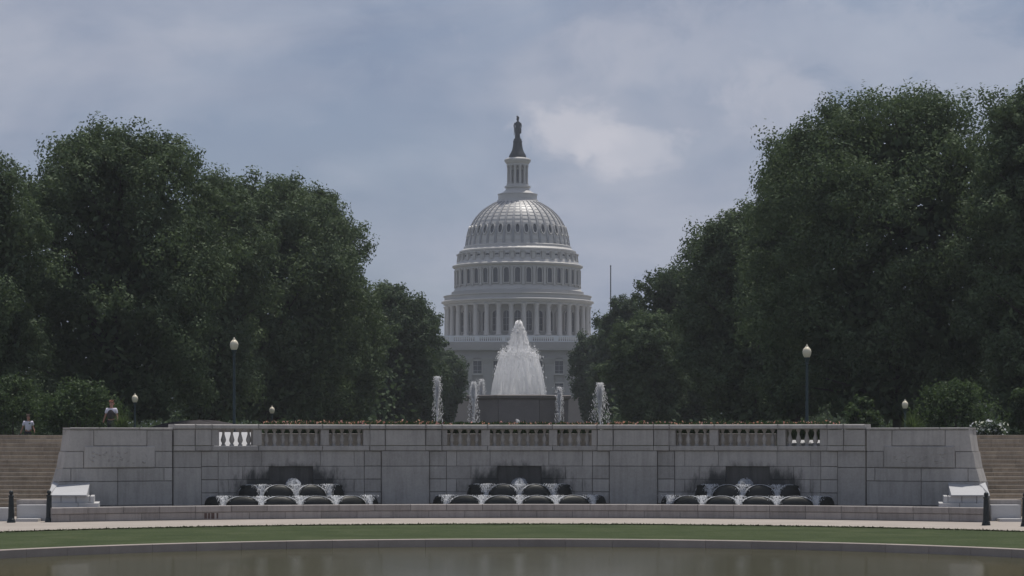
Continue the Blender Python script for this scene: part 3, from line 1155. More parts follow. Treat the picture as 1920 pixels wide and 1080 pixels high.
def make_upper_fountain():
    d = 115.0
    g0 = gz(d)
    t = empty('basin_fountain', (X(973, d), d, g0))
    tag(t, 'raised brown stone basin fountain with a tall white plume below the dome', 'fountain')
    zt = Z(742, d) - g0
    rad = 104 * d / F
    # six-sided pedestal with a projecting rim; each facing slab a piece
    prof_r = rad * 0.955
    seg = 8
    a0 = PI / seg
    for k in range(seg):
        q0, q1 = a0 + 2 * PI * k / seg, a0 + 2 * PI * (k + 1) / seg
        def rp(r, a):
            return (r * math.cos(a), r * math.sin(a))
        mb = MB()
        ins = 0.004
        bt, tp = [], []
        for (r, a) in ((prof_r * 0.99, q0 + ins), (prof_r * 0.99, q1 - ins), (prof_r * 0.8, q1 - ins), (prof_r * 0.8, q0 + ins)):
            x, y = rp(r, a)
            bt.append((x, y, 0.0))
            tp.append((x * 1.012, y * 1.012, zt - 0.16))
        mb.prism(bt, tp)
        mb.build('facing_slab', 'fountain_stone', t)
    MB().lathe([(rad * 0.8, zt - 0.5), (rad, zt - 0.155), (rad * 1.015, zt - 0.03), (rad * 1.0, zt), (rad * 0.93, zt), (rad * 0.92, zt - 0.08)], seg, a0=a0).build('rim', 'fountain_stone', t)
    MB().lathe([(rad * 0.5, zt - 0.2), (rad * 0.93, zt - 0.06)], 24).build('water_surface', 'clear_water', t)
    # round pool that catches the outer jets
    rng = np.random.default_rng(77)
    P, D, L, Wd = [], [], [], []
    # rings of jets: tall in the middle, lower outside, falling as a bell
    for (r0, H0, n, nj, out, sg) in ((0.0, 3.70, 420, 1, 0.40, 0.08), (0.14, 3.2, 320, 7, 0.40, 0.06), (0.30, 2.72, 150, 11, 0.46, 0.06), (0.52, 2.34, 100, 17, 0.52, 0.05), (0.74, 2.16, 900, 27, 0.62, 0.04)):
        jn = rng.integers(0, nj, n)
        ja = 2 * PI * jn / nj + rng.normal(size=n) * 0.07 + (0 if r0 else rng.uniform(0, 6.28, n))
        hj = H0 * (1 + 0.07 * rng.uniform(-1, 1, nj))
        H = np.minimum(hj[jn], 3.72) * (1 - 0.16 * rng.random(n) ** 1.4)
        v0 = np.sqrt(2 * 9.81 * H)
        T = 2 * v0 / 9.81
        tt = rng.random(n)
        t_ = tt * T
        rr = r0 + out * rng.uniform(0.35, 1.0, n) * tt ** 1.2 + np.abs(rng.normal(size=n)) * sg * (0.5 + tt)
        p = np.stack([rr * np.cos(ja), rr * np.sin(ja), v0 * t_ - 4.905 * t_ ** 2], 1)
        q = np.stack([np.cos(ja) * 0.5, np.sin(ja) * 0.5, v0 - 9.81 * t_], 1) + rng.normal(size=(n, 3)) * 0.2
        P.append(p); D.append(q); L.append(rng.uniform(0.025, 0.09, n)); Wd.append(rng.uniform(0.010, 0.024, n))
    n = 750                                    # ragged froth along the shoulder of the bell and up the cone
    ja = rng.uniform(0, 2 * PI, n)
    jag = 0.5 + 0.5 * np.sin(ja * 13) * np.sin(ja * 5 + 1)
    z = 1.92 + (0.30 + 0.34 * jag) * rng.random(n)
    rr = 0.98 - 0.42 * (z - 1.9) + 0.07 * rng.normal(size=n)
    P.append(np.stack([rr * np.cos(ja), rr * np.sin(ja), z], 1)); D.append(rng.normal(size=(n, 3)) * np.array([.3, .3, 1.0])); L.append(rng.uniform(0.02, 0.06, n)); Wd.append(rng.uniform(0.008, 0.020, n))
    n = 420
    z = 2.25 + 1.5 * rng.random(n)
    ja = rng.uniform(0, 2 * PI, n)
    rr = np.interp(z, [2.2, 2.85, 3.25, 3.6, 3.75], [0.60, 0.40, 0.28, 0.14, 0.06]) * (0.9 + 0.28 * rng.random(n))
    P.append(np.stack([rr * np.cos(ja), rr * np.sin(ja), z], 1)); D.append(rng.normal(size=(n, 3)) * np.array([.3, .3, 1.0])); L.append(rng.uniform(0.02, 0.06, n)); Wd.append(rng.uniform(0.008, 0.022, n))
    n = 500                                    # loose spray
    p, q = jet_points(rng, n, 0.75, 2.75, 0.75, 0.5)
    P.append(p); D.append(q); L.append(rng.uniform(0.01, 0.05, n)); Wd.append(rng.uniform(0.006, 0.014, n))
    o = streaks('plume', np.concatenate(P), np.concatenate(D), np.concatenate(L), np.concatenate(Wd), 'foam', rng, t)
    o.location = (0, 0, zt - 0.08)
    # thin falling veils that make up the body of the plume
    for vp in ([(1.34, 0.0), (1.24, 0.7), (1.12, 1.3), (0.98, 1.8), (0.84, 2.08), (0.70, 2.16)], [(0.62, 1.95), (0.54, 2.3), (0.38, 2.85), (0.26, 3.25), (0.17, 3.52), (0.06, 3.60)]):
        mb = MB()
        seg = 72
        for (r, z) in vp:
            for q in range(seg):
                a = 2 * PI * q / seg
                k = 1 + 0.025 * math.sin(q * 1.9 + z) + 0.02 * math.sin(q * 5.3 - z)
                zz_ = z * (1 + 0.05 * math.sin(q * 2.7) * math.sin(q * 0.9 + r * 9)) if z > 1.7 else z
                mb.v.append((r * k * math.cos(a), r * k * math.sin(a), zz_))
        for i in range(len(vp) - 1):
            for q in range(seg):
                l = (q + 1) % seg
                mb.face((i * seg + q, i * seg + l, (i + 1) * seg + l, (i + 1) * seg + q))
        vo = mb.build('veil', 'veil', t, 180)
        vo.location = (0, 0, zt - 0.08)
    # outer pool
    g1 = gz(114)
    MB().lathe([(6.5, g1 - 0.3), (6.5, 2.88), (6.0, 2.88), (6.0, 2.62)], 48, (0, 114.5, 0), caps=False).build('upper_pool_kerb', 'pale_granite', None)
    struct(bpy.data.objects['upper_pool_kerb'])
    mb = MB()
    ring = [(6.05 * math.cos(2 * PI * k / 48), 114.5 + 6.05 * math.sin(2 * PI * k / 48), 2.72) for k in range(48)]
    mb.v = ring
    mb.face(range(48))
    struct(mb.build('upper_pool_water', 'clear_water'))
    for px, py, dd, sp, dn, lab in ((820, 706, 111.5, 0.40, 2100, 'tall thin white water jet, outermost on the left'),
                                    (888, 716, 111.0, 0.42, 2000, 'white water jet left of the basin, the lower front one of a pair'),
                                    (903, 711, 118.0, 0.34, 1500, 'white water jet close behind another, just left of the basin'),
                                    (1049, 726, 111.5, 0.34, 1800, 'slim white water jet in front of the right edge of the basin'),
                                    (1125, 718, 111.5, 0.78, 2600, 'wide spreading white water jet, outermost on the right'),
                                    (971, 786, 110.0, 0.16, 260, 'very low white bubbling jet in front of the basin')):
        z0 = 2.72
        rng = np.random.default_rng(int(px))
        h = Z(py, dd) - z0
        p, q = jet_points(rng, dn, 0.035, h, sp, 0.30, core=0.35)
        n2 = dn // 3
        p2 = rng.normal(size=(n2, 3)) * np.array([0.085, 0.085, 0.34]) + np.array([0, 0, h * 0.86])
        p2 = p2[p2[:, 2] < h]
        P, D = np.concatenate([p, p2]), np.concatenate([q, rng.normal(size=p2.shape) * np.array([.3, .3, 1])])
        n = len(P)
        o = streaks('water_jet', P, D, rng.uniform(0.02, 0.07, n), rng.uniform(0.005, 0.013, n), 'foam', rng)
        o.location = (X(px, dd), dd, z0)
        tag(o, lab, 'water jet', 'jets round the basin fountain')


make_upper_fountain()

# ------------------------------------------------------------------ the domed building
DC = 600.0
K = DC / F     # metres per photograph pixel there


def make_capitol():
    cz0 = gz(DC)
    root = empty('domed_building', (X(970.5, DC), DC, 0))
    tag(root, 'white domed government building with columned drum and bronze statue on top', 'building')

    def zz(py):
        return Z(py, DC)

    def prof(lst):
        return [(h * K, zz(py)) for h, py in lst]

    front = [k for k in range(36)]

    def ang(k, off=0.0):
        return -PI / 2 + 2 * PI * (k + off) / 36

    def around(name, mesh, parent, r, z, off=0.0, ks=None, n=36):
        for k in (ks if ks is not None else range(n)):
            a = -PI / 2 + 2 * PI * (k + off) / n
            o = link(name, mesh, parent)
            o.location = (r * math.cos(a), r * math.sin(a), z)
            o.rotation_euler = (0, 0, a + PI / 2)
    vis = [k for k in range(-10, 11)]

    # --- peristyle storey
    zb, zc = zz(634), zz(576)
    per = MB().lathe(prof([(116, 640), (116, 576)]), 108).build('peristyle_drum', 'capitol_stone', root, 30)
    MB().lathe(prof([(139, 641), (139, 635), (137, 634), (115, 634)]), 144).build('stylobate', 'capitol_stone', per, 30)
    ent = MB().lathe(prof([(114, 577), (136, 577), (136, 573), (139, 572.5), (139, 570.5), (143, 569), (143, 567), (141, 566), (120, 566)]), 144).build('entablature', 'capitol_stone', root, 30)
    MB().lathe(prof([(137.5, 566.5), (138.5, 566), (138.5, 564.8), (137, 564.5), (137, 558.5), (139, 558), (139, 556.5), (136, 556), (135, 566)]), 144).build('parapet', 'capitol_stone', ent, 30)
    h = zc - zb
    col = MB().lathe([(0.85, 0), (0.85, 0.25), (0.72, 0.4), (0.64, 0.55), (0.62, h * 0.4), (0.54, h - 0.95), (0.60, h - 0.9), (0.62, h - 0.5), (0.85, h - 0.2), (0.85, h)], 14).mesh('column', 'capitol_stone', 40)
    around('column', col, per, 133 * K, zb, 0.5)

    def window(w, hgt, arch, fr, fd, gd=0.05, bars=True):
        """arched window facing -Y at y=0: frame standing proud, dark pane set back in it"""
        mb = MB()
        out, inn = [(-w / 2 - fr, 0), (w / 2 + fr, 0)], [(-w / 2, fr), (w / 2, fr)]
        m = 10 if arch else 1
        if arch:
            for q in range(m + 1):
                a = PI * q / m
                out.append(((w / 2 + fr) * math.cos(a), hgt - w / 2 + (w / 2 + fr) * math.sin(a)))
                inn.append((w / 2 * math.cos(a), hgt - w / 2 + w / 2 * math.sin(a)))
        else:
            out += [(w / 2 + fr, hgt + fr), (-w / 2 - fr, hgt + fr)]
            inn += [(w / 2, hgt), (-w / 2, hgt)]
        n = len(out)
        for y, L in ((0.3, out), (-fd, out), (-fd, inn), (-gd, inn)):
            mb.v += [(x, y, z) for x, z in L]
        for r in range(3):
            for i in range(n):
                j = (i + 1) % n
                mb.face((r * n + i, r * n + j, (r + 1) * n + j, (r + 1) * n + i))
        mb.face([3 * n + i for i in range(n)], 1)
        # glazing bars
        if bars:
            mb.box(-0.05, 0.05, -gd - 0.06, -gd - 0.005, fr, hgt - 0.02, 2)
            for zb_ in (0.33, 0.66):
                mb.box(-w / 2, w / 2, -gd - 0.055, -gd - 0.006, hgt * zb_ - 0.04, hgt * zb_ + 0.04, 2)
        return mb.mesh('window', ['capitol_stone', 'capitol_glass', 'capitol_rib'])

    win = window(1.55, 5.3, True, 0.28, 0.42)
    around('window', win, per, 116 * K, zb + 0.9, 0.0, vis)
    # --- step back above
    MB().lathe(prof([(136, 566), (124, 556), (124, 549), (122, 548), (120, 547), (117, 541), (116, 540)]), 144).build('upper_base', 'capitol_stone', root, 30)
    # --- upper drum
    ud = MB().lathe(prof([(116, 548), (116, 500)]), 144).build('upper_drum', 'capitol_stone', root, 30)
    MB().lathe(prof([(116, 509), (117.5, 508.5), (117.5, 505), (120, 504), (122.5, 502), (122.5, 500), (121, 499), (112, 497)]), 144).build('cornice', 'capitol_stone', ud, 30)
    win2 = window(1.25, 3.9, True, 0.22, 0.36, bars=False)
    around('window', win2, ud, 116 * K, zz(538), 0.0, vis)
    hp = zz(508.5) - zz(541)
    pil = MB().box(-0.30, 0.30, -0.30, 0.1, 0, hp).box(-0.38, 0.38, -0.38, 0.1, hp - 0.45, hp - 0.002).box(-0.38, 0.38, -0.38, 0.1, 0.002, 0.35).mesh('pilaster', 'capitol_stone')
    around('pilaster', pil, ud, 116.3 * K, zz(541), 0.5, vis)
    # --- attic with consoles
    at = MB().lathe(prof([(116, 500), (114, 494), (111, 489), (109, 480), (108, 476), (109.5, 475), (109.5, 472.5), (106, 471), (101, 468), (101, 464), (99.5, 463), (97, 462.5)]), 144).build('attic', 'capitol_iron', root, 30)
    con = MB().prism([(-0.5, -0.55, 0), (0.5, -0.55, 0), (0.5, 0.5, 0), (-0.5, 0.5, 0)], [(-0.42, -0.35, 1.7), (0.42, -0.35, 1.7), (0.42, 0.6, 1.7), (-0.42, 0.6, 1.7)]).box(-0.6, 0.6, -0.6, 0.6, 1.702, 1.95).mesh('console', 'capitol_stone')
    around('console', con, at, 110.3 * K, zz(492.5), 0.5, vis)
    pan = window(1.0, 0.9, False, 0.16, 0.2, 0.02, bars=False)
    around('attic_window', pan, at, 110.0 * K, zz(489.0), 0.0, vis)
    # --- shell
    pts = [(97.5, 467), (97.0, 460), (95.8, 452), (94.2, 445), (92.4, 438), (90.0, 431), (86.8, 423.5), (82.8, 416), (78.0, 409), (72.0, 402), (65.0, 395.5), (57.5, 390), (49.5, 385), (42.0, 381)]
    sp = prof(pts)
    shell = MB().lathe(sp, 144).build('dome_shell', 'capitol_iron', root, 40)
    mb = MB()

    def strip(w, hgt, lo, hi):
        m = MB()
        P = [p for p in sp]
        n = len(P)
        for i, (r, z) in enumerate(P):
            r0, z0 = P[max(i - 1, 0)]
            r1, z1 = P[min(i + 1, n - 1)]
            tx, tz = r1 - r0, z1 - z0
            l = math.hypot(tx, tz)
            nr, nz = tz / l, -tx / l
            s = w * (0.35 + 0.65 * r / P[0][0])
            for (dx, dn) in ((-s, -0.1), (-s * 0.8, hgt), (s * 0.8, hgt), (s, -0.1)):
                m.v.append((dx, -(r + nr * dn), z + nz * dn))
        for i in range(n - 1):
            for q in range(3):
                m.face((i * 4 + q, i * 4 + q + 1, i * 4 + 5 + q, i * 4 + 4 + q))
        return m.mesh('rib', 'capitol_rib')
    rib = strip(0.34, 0.20, 0, 0)
    for k in range(36):
        o = link('rib', rib, shell)
        o.rotation_euler = (0, 0, 2 * PI * (k + 0.5) / 36)
    for i, py in enumerate((456, 448, 425, 418, 411, 404.5, 398.5, 393, 388)):
        # horizontal seams
        hs = [p[0] for p in pts][::-1]
        ps = [p[1] for p in pts][::-1]
        hh = float(np.interp(py, ps, hs))
        r, z = hh * K, zz(py)
        MB().lathe([(r - 0.1, z - 0.09), (r + 0.10, z - 0.07), (r + 0.06, z + 0.07), (r - 0.25, z + 0.09)], 144, caps=False).build('seam', 'capitol_iron', shell, 30)
    # oval windows with raised surrounds, tilted with the shell
    mb = MB()
    n = 14
    for (sc, y) in ((1.55, 0.3), (1.45, -0.22), (1.0, -0.20), (1.0, 0.08)):
        for q in range(n):
            a = 2 * PI * q / n
            mb.v.append((0.50 * sc * math.cos(a), y, 1.15 * (1 + (sc - 1) * 0.55) * math.sin(a)))
    for r in range(3):
        for q in range(n):
            j = (q + 1) % n
            mb.face((r * n + q, r * n + j, (r + 1) * n + j, (r + 1) * n + q))
    mb.face([3 * n + q for q in range(n)], 1)
    # pane just proud of the shell
    ov = mb.mesh('oval_window', ['capitol_iron', 'capitol_glass'])
    for k in vis:
        a = ang(k)
        r = 91.5 * K + 0.14
        o = link('oval_window', ov, shell)
        o.location = (r * math.cos(a), r * math.sin(a), zz(436))
        o.rotation_mode = 'XYZ'
        o.rotation_euler = (R(-15), 0, a + PI / 2)
    # --- lantern
    lan = MB().lathe(prof([(43, 382), (41, 379), (38.5, 378), (38.5, 376), (36.5, 375), (36.5, 366.5), (37.5, 366), (37.5, 364.5), (35, 364), (28, 361), (23.5, 357.5), (22, 355), (22, 353.5), (24.5, 352.5), (24.5, 349.5), (21, 348.5), (21, 346), (15, 345.5)]), 72).build('lantern', 'capitol_iron', root, 30)
    MB().lathe(prof([(10.5, 347), (10.5, 309)]), 36).build('cella', 'capitol_stone', lan, 30)
    hc = zz(311) - zz(346)
    lc = MB().lathe([(0.42, 0), (0.42, 0.15), (0.34, 0.3), (0.30, hc - 0.55), (0.36, hc - 0.4), (0.42, hc - 0.15), (0.42, hc)], 10).mesh('column', 'capitol_stone', 40)
    around('column', lc, lan, 18.0 * K, zz(346), 0.5, None, 12)
    lw = window(0.75, 3.3, True, 0.12, 0.2, 0.04, bars=False)
    around('window', lw, lan, 10.5 * K, zz(343), 0.0, None, 12)
    MB().lathe(prof([(8, 311.2), (20.5, 311.2), (20.5, 308), (22, 306.5), (24.5, 303), (25.2, 300.5), (24.5, 299), (20, 297), (16, 296)]), 72).build('cap', 'capitol_iron', lan, 30)
    # --- bronze statue on its pedestal
    st = MB()

    def rings(lst, seg=14):
        b = len(st.v)
        for (py, cx, hx, hy) in lst:
            for q in range(seg):
                a = 2 * PI * q / seg
                fold = 1 + 0.06 * math.sin(5 * a + py)
                st.v.append((cx * K + hx * K * math.cos(a) * fold, hy * K * math.sin(a) * fold, zz(py)))
        for i in range(len(lst) - 1):
            for q in range(seg):
                l = (q + 1) % seg
                st.face((b + i * seg + q, b + i * seg + l, b + (i + 1) * seg + l, b + (i + 1) * seg + q))
        st.face([b + q for q in reversed(range(seg))])
        st.face([b + (len(lst) - 1) * seg + q for q in range(seg)])
    # robe, torso, neck, head and plumed helmet in one surface
    rings([(259, 0, 5.2, 4.6), (256, 0, 5.0, 4.4), (252, -0.4, 4.6, 4.2), (247, -0.6, 5.0, 4.2), (242, -0.2, 5.2, 4.0), (238, 0.3, 4.6, 3.6), (234, 0.6, 5.2, 3.4), (230.5, 0.6, 5.0, 3.0), (228.6, 0.6, 3.6, 2.4), (227.6, 0.6, 1.6, 1.5), (226.6, 0.5, 1.5, 1.5), (225.6, 0.3, 2.2, 2.2), (223.6, 0.2, 2.4, 2.6), (221.8, 0.4, 2.5, 2.8), (220.2, 0.8, 2.6, 2.6), (218.6, 0.2, 2.1, 2.2), (217.4, -0.9, 1.3, 1.4), (216.8, -1.2, 0.6, 0.6)])
    # arms: one down on a sword hilt, one holding wreath and shield
    st.tube([(-4.6 * K, 0, zz(231)), (-6.6 * K, -1.5 * K, zz(236)), (-6.0 * K, -3 * K, zz(241))], [1.7 * K, 1.4 * K, 1.0 * K], 7)
    st.tube([(5.4 * K, 0, zz(231)), (6.6 * K, -1.0 * K, zz(236)), (5.8 * K, -2.4 * K, zz(242))], [1.7 * K, 1.4 * K, 1.0 * K], 7)
    st.tube([(-6.0 * K, -3 * K, zz(240)), (-6.4 * K, -3 * K, zz(254))], [0.7 * K, 0.5 * K], 6)
    st.prism([(3.6 * K, -3.6 * K, zz(252)), (7.0 * K, -3.0 * K, zz(250)), (7.0 * K, -2.2 * K, zz(250)), (3.6 * K, -2.6 * K, zz(252))], [(3.8 * K, -3.6 * K, zz(241)), (7.2 * K, -3.0 * K, zz(242)), (7.2 * K, -2.2 * K, zz(242)), (3.8 * K, -2.6 * K, zz(241))])
    so = st.build('statue', 'bronze', root, 50)
    MB().lathe(prof([(16.5, 296.5), (16, 293), (15, 290), (12.5, 286), (10, 280), (9, 274), (8.2, 268), (8.6, 266.5), (8.6, 265), (7.8, 264), (7.2, 260.5), (5.6, 260), (5.4, 258.8)]), 20).build('pedestal', 'bronze', so, 40)
    # --- central block below the dome
    fy = -24.0
    bl = MB().box(-44, 44, fy, 30, cz0 - 2, zz(661)).build('central_block', 'capitol_block', root)
    def slab(name, hw, pr, p0, p1, mat='capitol_block'):
        MB().box(-hw, hw, fy - pr, fy + 40, zz(p0), zz(p1)).build(name, mat, bl)
    slab('frieze', 44.2, 0.3, 677, 664)
    slab('cornice', 44.8, 1.4, 663.9, 659)
    slab('cornice_top', 44.6, 1.0, 658.9, 655.5)
    slab('attic_step', 43.5, 0.0, 655.4, 648.5)
    MB().lathe(prof([(138, 652), (138, 641.2)]), 72, caps=False).build('podium_shade', 'capitol_sand', root, 30)  # dark band standing in for the shade behind the rail bars
    # flat roof-edge balustrade, bright rail over close-set bars
    rail = MB().box(-42, 42, fy + 0.2, fy + 0.6, zz(640), zz(637)).build('roof_railing', 'railing_white', root)
    MB().box(-42, 42, fy + 0.2, fy + 0.7, zz(648.4), zz(646.5)).build('rail_base', 'railing_white', rail)
    m = MB()
    for q in range(-80, 81):
        m.box(q * 0.52 - 0.13, q * 0.52 + 0.13, fy + 0.32, fy + 0.46, zz(646.6), zz(639.8))
    o = m.build('rail_bars', 'railing_white', rail)
    stuff(o)
    post = MB().box(-0.5, 0.5, -0.06, 0.55, 0, zz(639.9) - zz(646.6)).mesh('rail_post', 'railing_white')
    for q in range(-6, 7):
        o = link('rail_post', post, rail)
        o.location = (q * 6.4 + 3.0, fy + 0.18, zz(646.6))
    # pilasters with capitals and windows on the front
    z0, z1 = zz(748), zz(677.1)
    pm = MB().box(-1.15, 1.15, -0.85, 0.3, 0, z1 - z0 - 1.6).prism([(-1.15, -0.85, z1 - z0 - 1.6), (1.15, -0.85, z1 - z0 - 1.6), (1.15, 0.3, z1 - z0 - 1.6), (-1.15, 0.3, z1 - z0 - 1.6)], [(-1.5, -1.2, z1 - z0 - 0.3), (1.5, -1.2, z1 - z0 - 0.3), (1.5, 0.3, z1 - z0 - 0.3), (-1.5, 0.3, z1 - z0 - 0.3)]).box(-1.6, 1.6, -1.25, 0.3, z1 - z0 - 0.299, z1 - z0 - 0.002).mesh('pilaster', 'capitol_block')
    xs = [-18.2, -12.2, -7.3, -2.4, 2.4, 7.7, 12.5, 18.2]
    for x in xs:
        o = link('pilaster', pm, bl)
        o.location = (x, fy, z0)
    wl = window(2.0, 3.4, False, 0.35, 0.5)
    wt = window(2.0, 1.6, False, 0.3, 0.45)
    for i in range(len(xs) - 1):
        o = link('window', wl, bl)
        o.location = ((xs[i] + xs[i + 1]) / 2, fy, zz(708))
        o = link('window', wt, bl)
        o.location = ((xs[i] + xs[i + 1]) / 2, fy, zz(735))
    # rusticated ground storey in warmer stone
    gs = MB().box(-46, 46, fy - 2.5, 32, cz0 - 2, zz(749)).build('ground_storey', 'capitol_sand', root)
    MB().box(-46.3, 46.3, fy - 2.9, 32.2, zz(748.9), zz(746)).build('string_course', 'capitol_stone', gs)
    return root


make_capitol()


def make_flagpole():
    d = 560.0
    t = MB().lathe([(0.30, 0), (0.30, 0.6), (0.19, 0.7), (0.12, Z(500, d) - gz(d)), (0.2, Z(499, d) - gz(d)), (0.05, Z(497, d) - gz(d))], 10)
    o = t.build('flagpole', 'bronze', None, 40)
    o.location = (X(1145, d), d, gz(d))
    tag(o, 'thin dark bare flagpole rising behind the trees right of the dome', 'flagpole')


make_flagpole()

# ------------------------------------------------------------------ street furniture


def make_lamp(px, py_top, d, lab, k=1.0):
    g = gz(d)
    top = (Z(py_top, d) - g) / k
    t = empty('street_lamp', (X(px, d), d, g))
    tag(t, lab, 'street lamp', 'globe lamps along the park walks')
    t.scale = (k, k, k)
    hg = 0.62                                   # globe with finial
    zg = top - hg
    MB().lathe([(0.20, 0), (0.20, 0.12), (0.17, 0.16), (0.16, 0.55), (0.12, 0.62), (0.085, 0.8), (0.075, 0.82), (0.060, zg - 0.30), (0.085, zg - 0.28), (0.07, zg - 0.22), (0.10, zg - 0.08), (0.135, zg - 0.02), (0.135, zg + 0.02)], 14).build('post', 'lamp_green', t, 40)
    MB().lathe([(0.12, zg + 0.021), (0.165, zg + 0.10), (0.195, zg + 0.20), (0.20, zg + 0.28), (0.18, zg + 0.37), (0.13, zg + 0.44), (0.075, zg + 0.48)], 18).build('globe', 'lamp_globe', t, 60)
    MB().lathe([(0.08, zg + 0.481), (0.07, zg + 0.52), (0.035, zg + 0.54), (0.04, zg + 0.57), (0.012, zg + 0.62)], 10).build('finial', 'lamp_globe', t, 40)
    return t


make_lamp(439, 632, 111, 'tall green lamp post with cream globe at the left, standing above the wall')
make_lamp(1513, 645, 106, 'tall green lamp post with cream globe at the right, standing above the wall')
make_lamp(253, 737, 119, 'small distant globe lamp right of the walker with the dark vest', 0.78)
make_lamp(510, 760, 140, 'small distant globe lamp showing low over the left balusters', 0.80)
make_lamp(1697, 748, 104, 'small distant globe lamp half hidden by the right shrubs', 0.70)


def make_bollard(px, py_base, lab):
    d = F * CH / (py_base - HZ)
    t = empty('bollard', (X(px, d), d, 0))
    tag(t, lab, 'bollard', 'iron bollards beside the steps')
    m = MB()
    seg = 24
    # fluted, tapering shaft
    prof = [(0.110, 0.14), (0.102, 0.2), (0.092, 0.55), (0.080, 0.88)]
    b = 0
    for (r, z) in prof:
        for q in range(seg):
            rr = r * (1.0 if q % 2 else 0.9)
            m.v.append((rr * math.cos(2 * PI * q / seg), rr * math.sin(2 * PI * q / seg), z))
    for i in range(3):
        for q in range(seg):
            l = (q + 1) % seg
            m.face((i * seg + q, i * seg + l, (i + 1) * seg + l, (i + 1) * seg + q))
    m.build('shaft', 'bollard_iron', t)
    MB().lathe([(0.145, 0), (0.145, 0.05), (0.13, 0.07), (0.13, 0.12), (0.110, 0.141)], 20).build('base', 'bollard_iron', t, 40)
    MB().lathe([(0.085, 0.879), (0.10, 0.90), (0.10, 0.93), (0.06, 0.95), (0.05, 0.97), (0.075, 1.0), (0.08, 1.04), (0.06, 1.085), (0.02, 1.105)], 16).build('ball_cap', 'bollard_iron', t, 50)


make_bollard(21, 980, 'dark iron bollard at the far left edge of the path')
make_bollard(92, 979, 'dark iron bollard before the left end of the wall')
make_bollard(1849, 985, 'dark iron bollard before the right end of the wall')
make_bollard(1922, 987, 'dark iron bollard cut by the right edge of the picture')

# ------------------------------------------------------------------ people


def skin_chain(name, verts, edges, rads, mat, parent, sub=2, root=0):
    me = bpy.data.meshes.new(name)
    me.from_pydata(verts, edges, [])
    me.materials.append(MATS[mat])
    o = link(name, me, parent)
    md = o.modifiers.new('skin', 'SKIN')
    md.use_smooth_shade = True
    if not me.skin_vertices:
        return o
    for i, r in enumerate(rads):
        r = r if isinstance(r, tuple) else (r, r)
        me.skin_vertices[0].data[i].radius = r
        me.skin_vertices[0].data[i].use_root = (i == root)
    sb = o.modifiers.new('sub', 'SUBSURF')
    sb.levels = sub
    sb.render_levels = sub
    return o


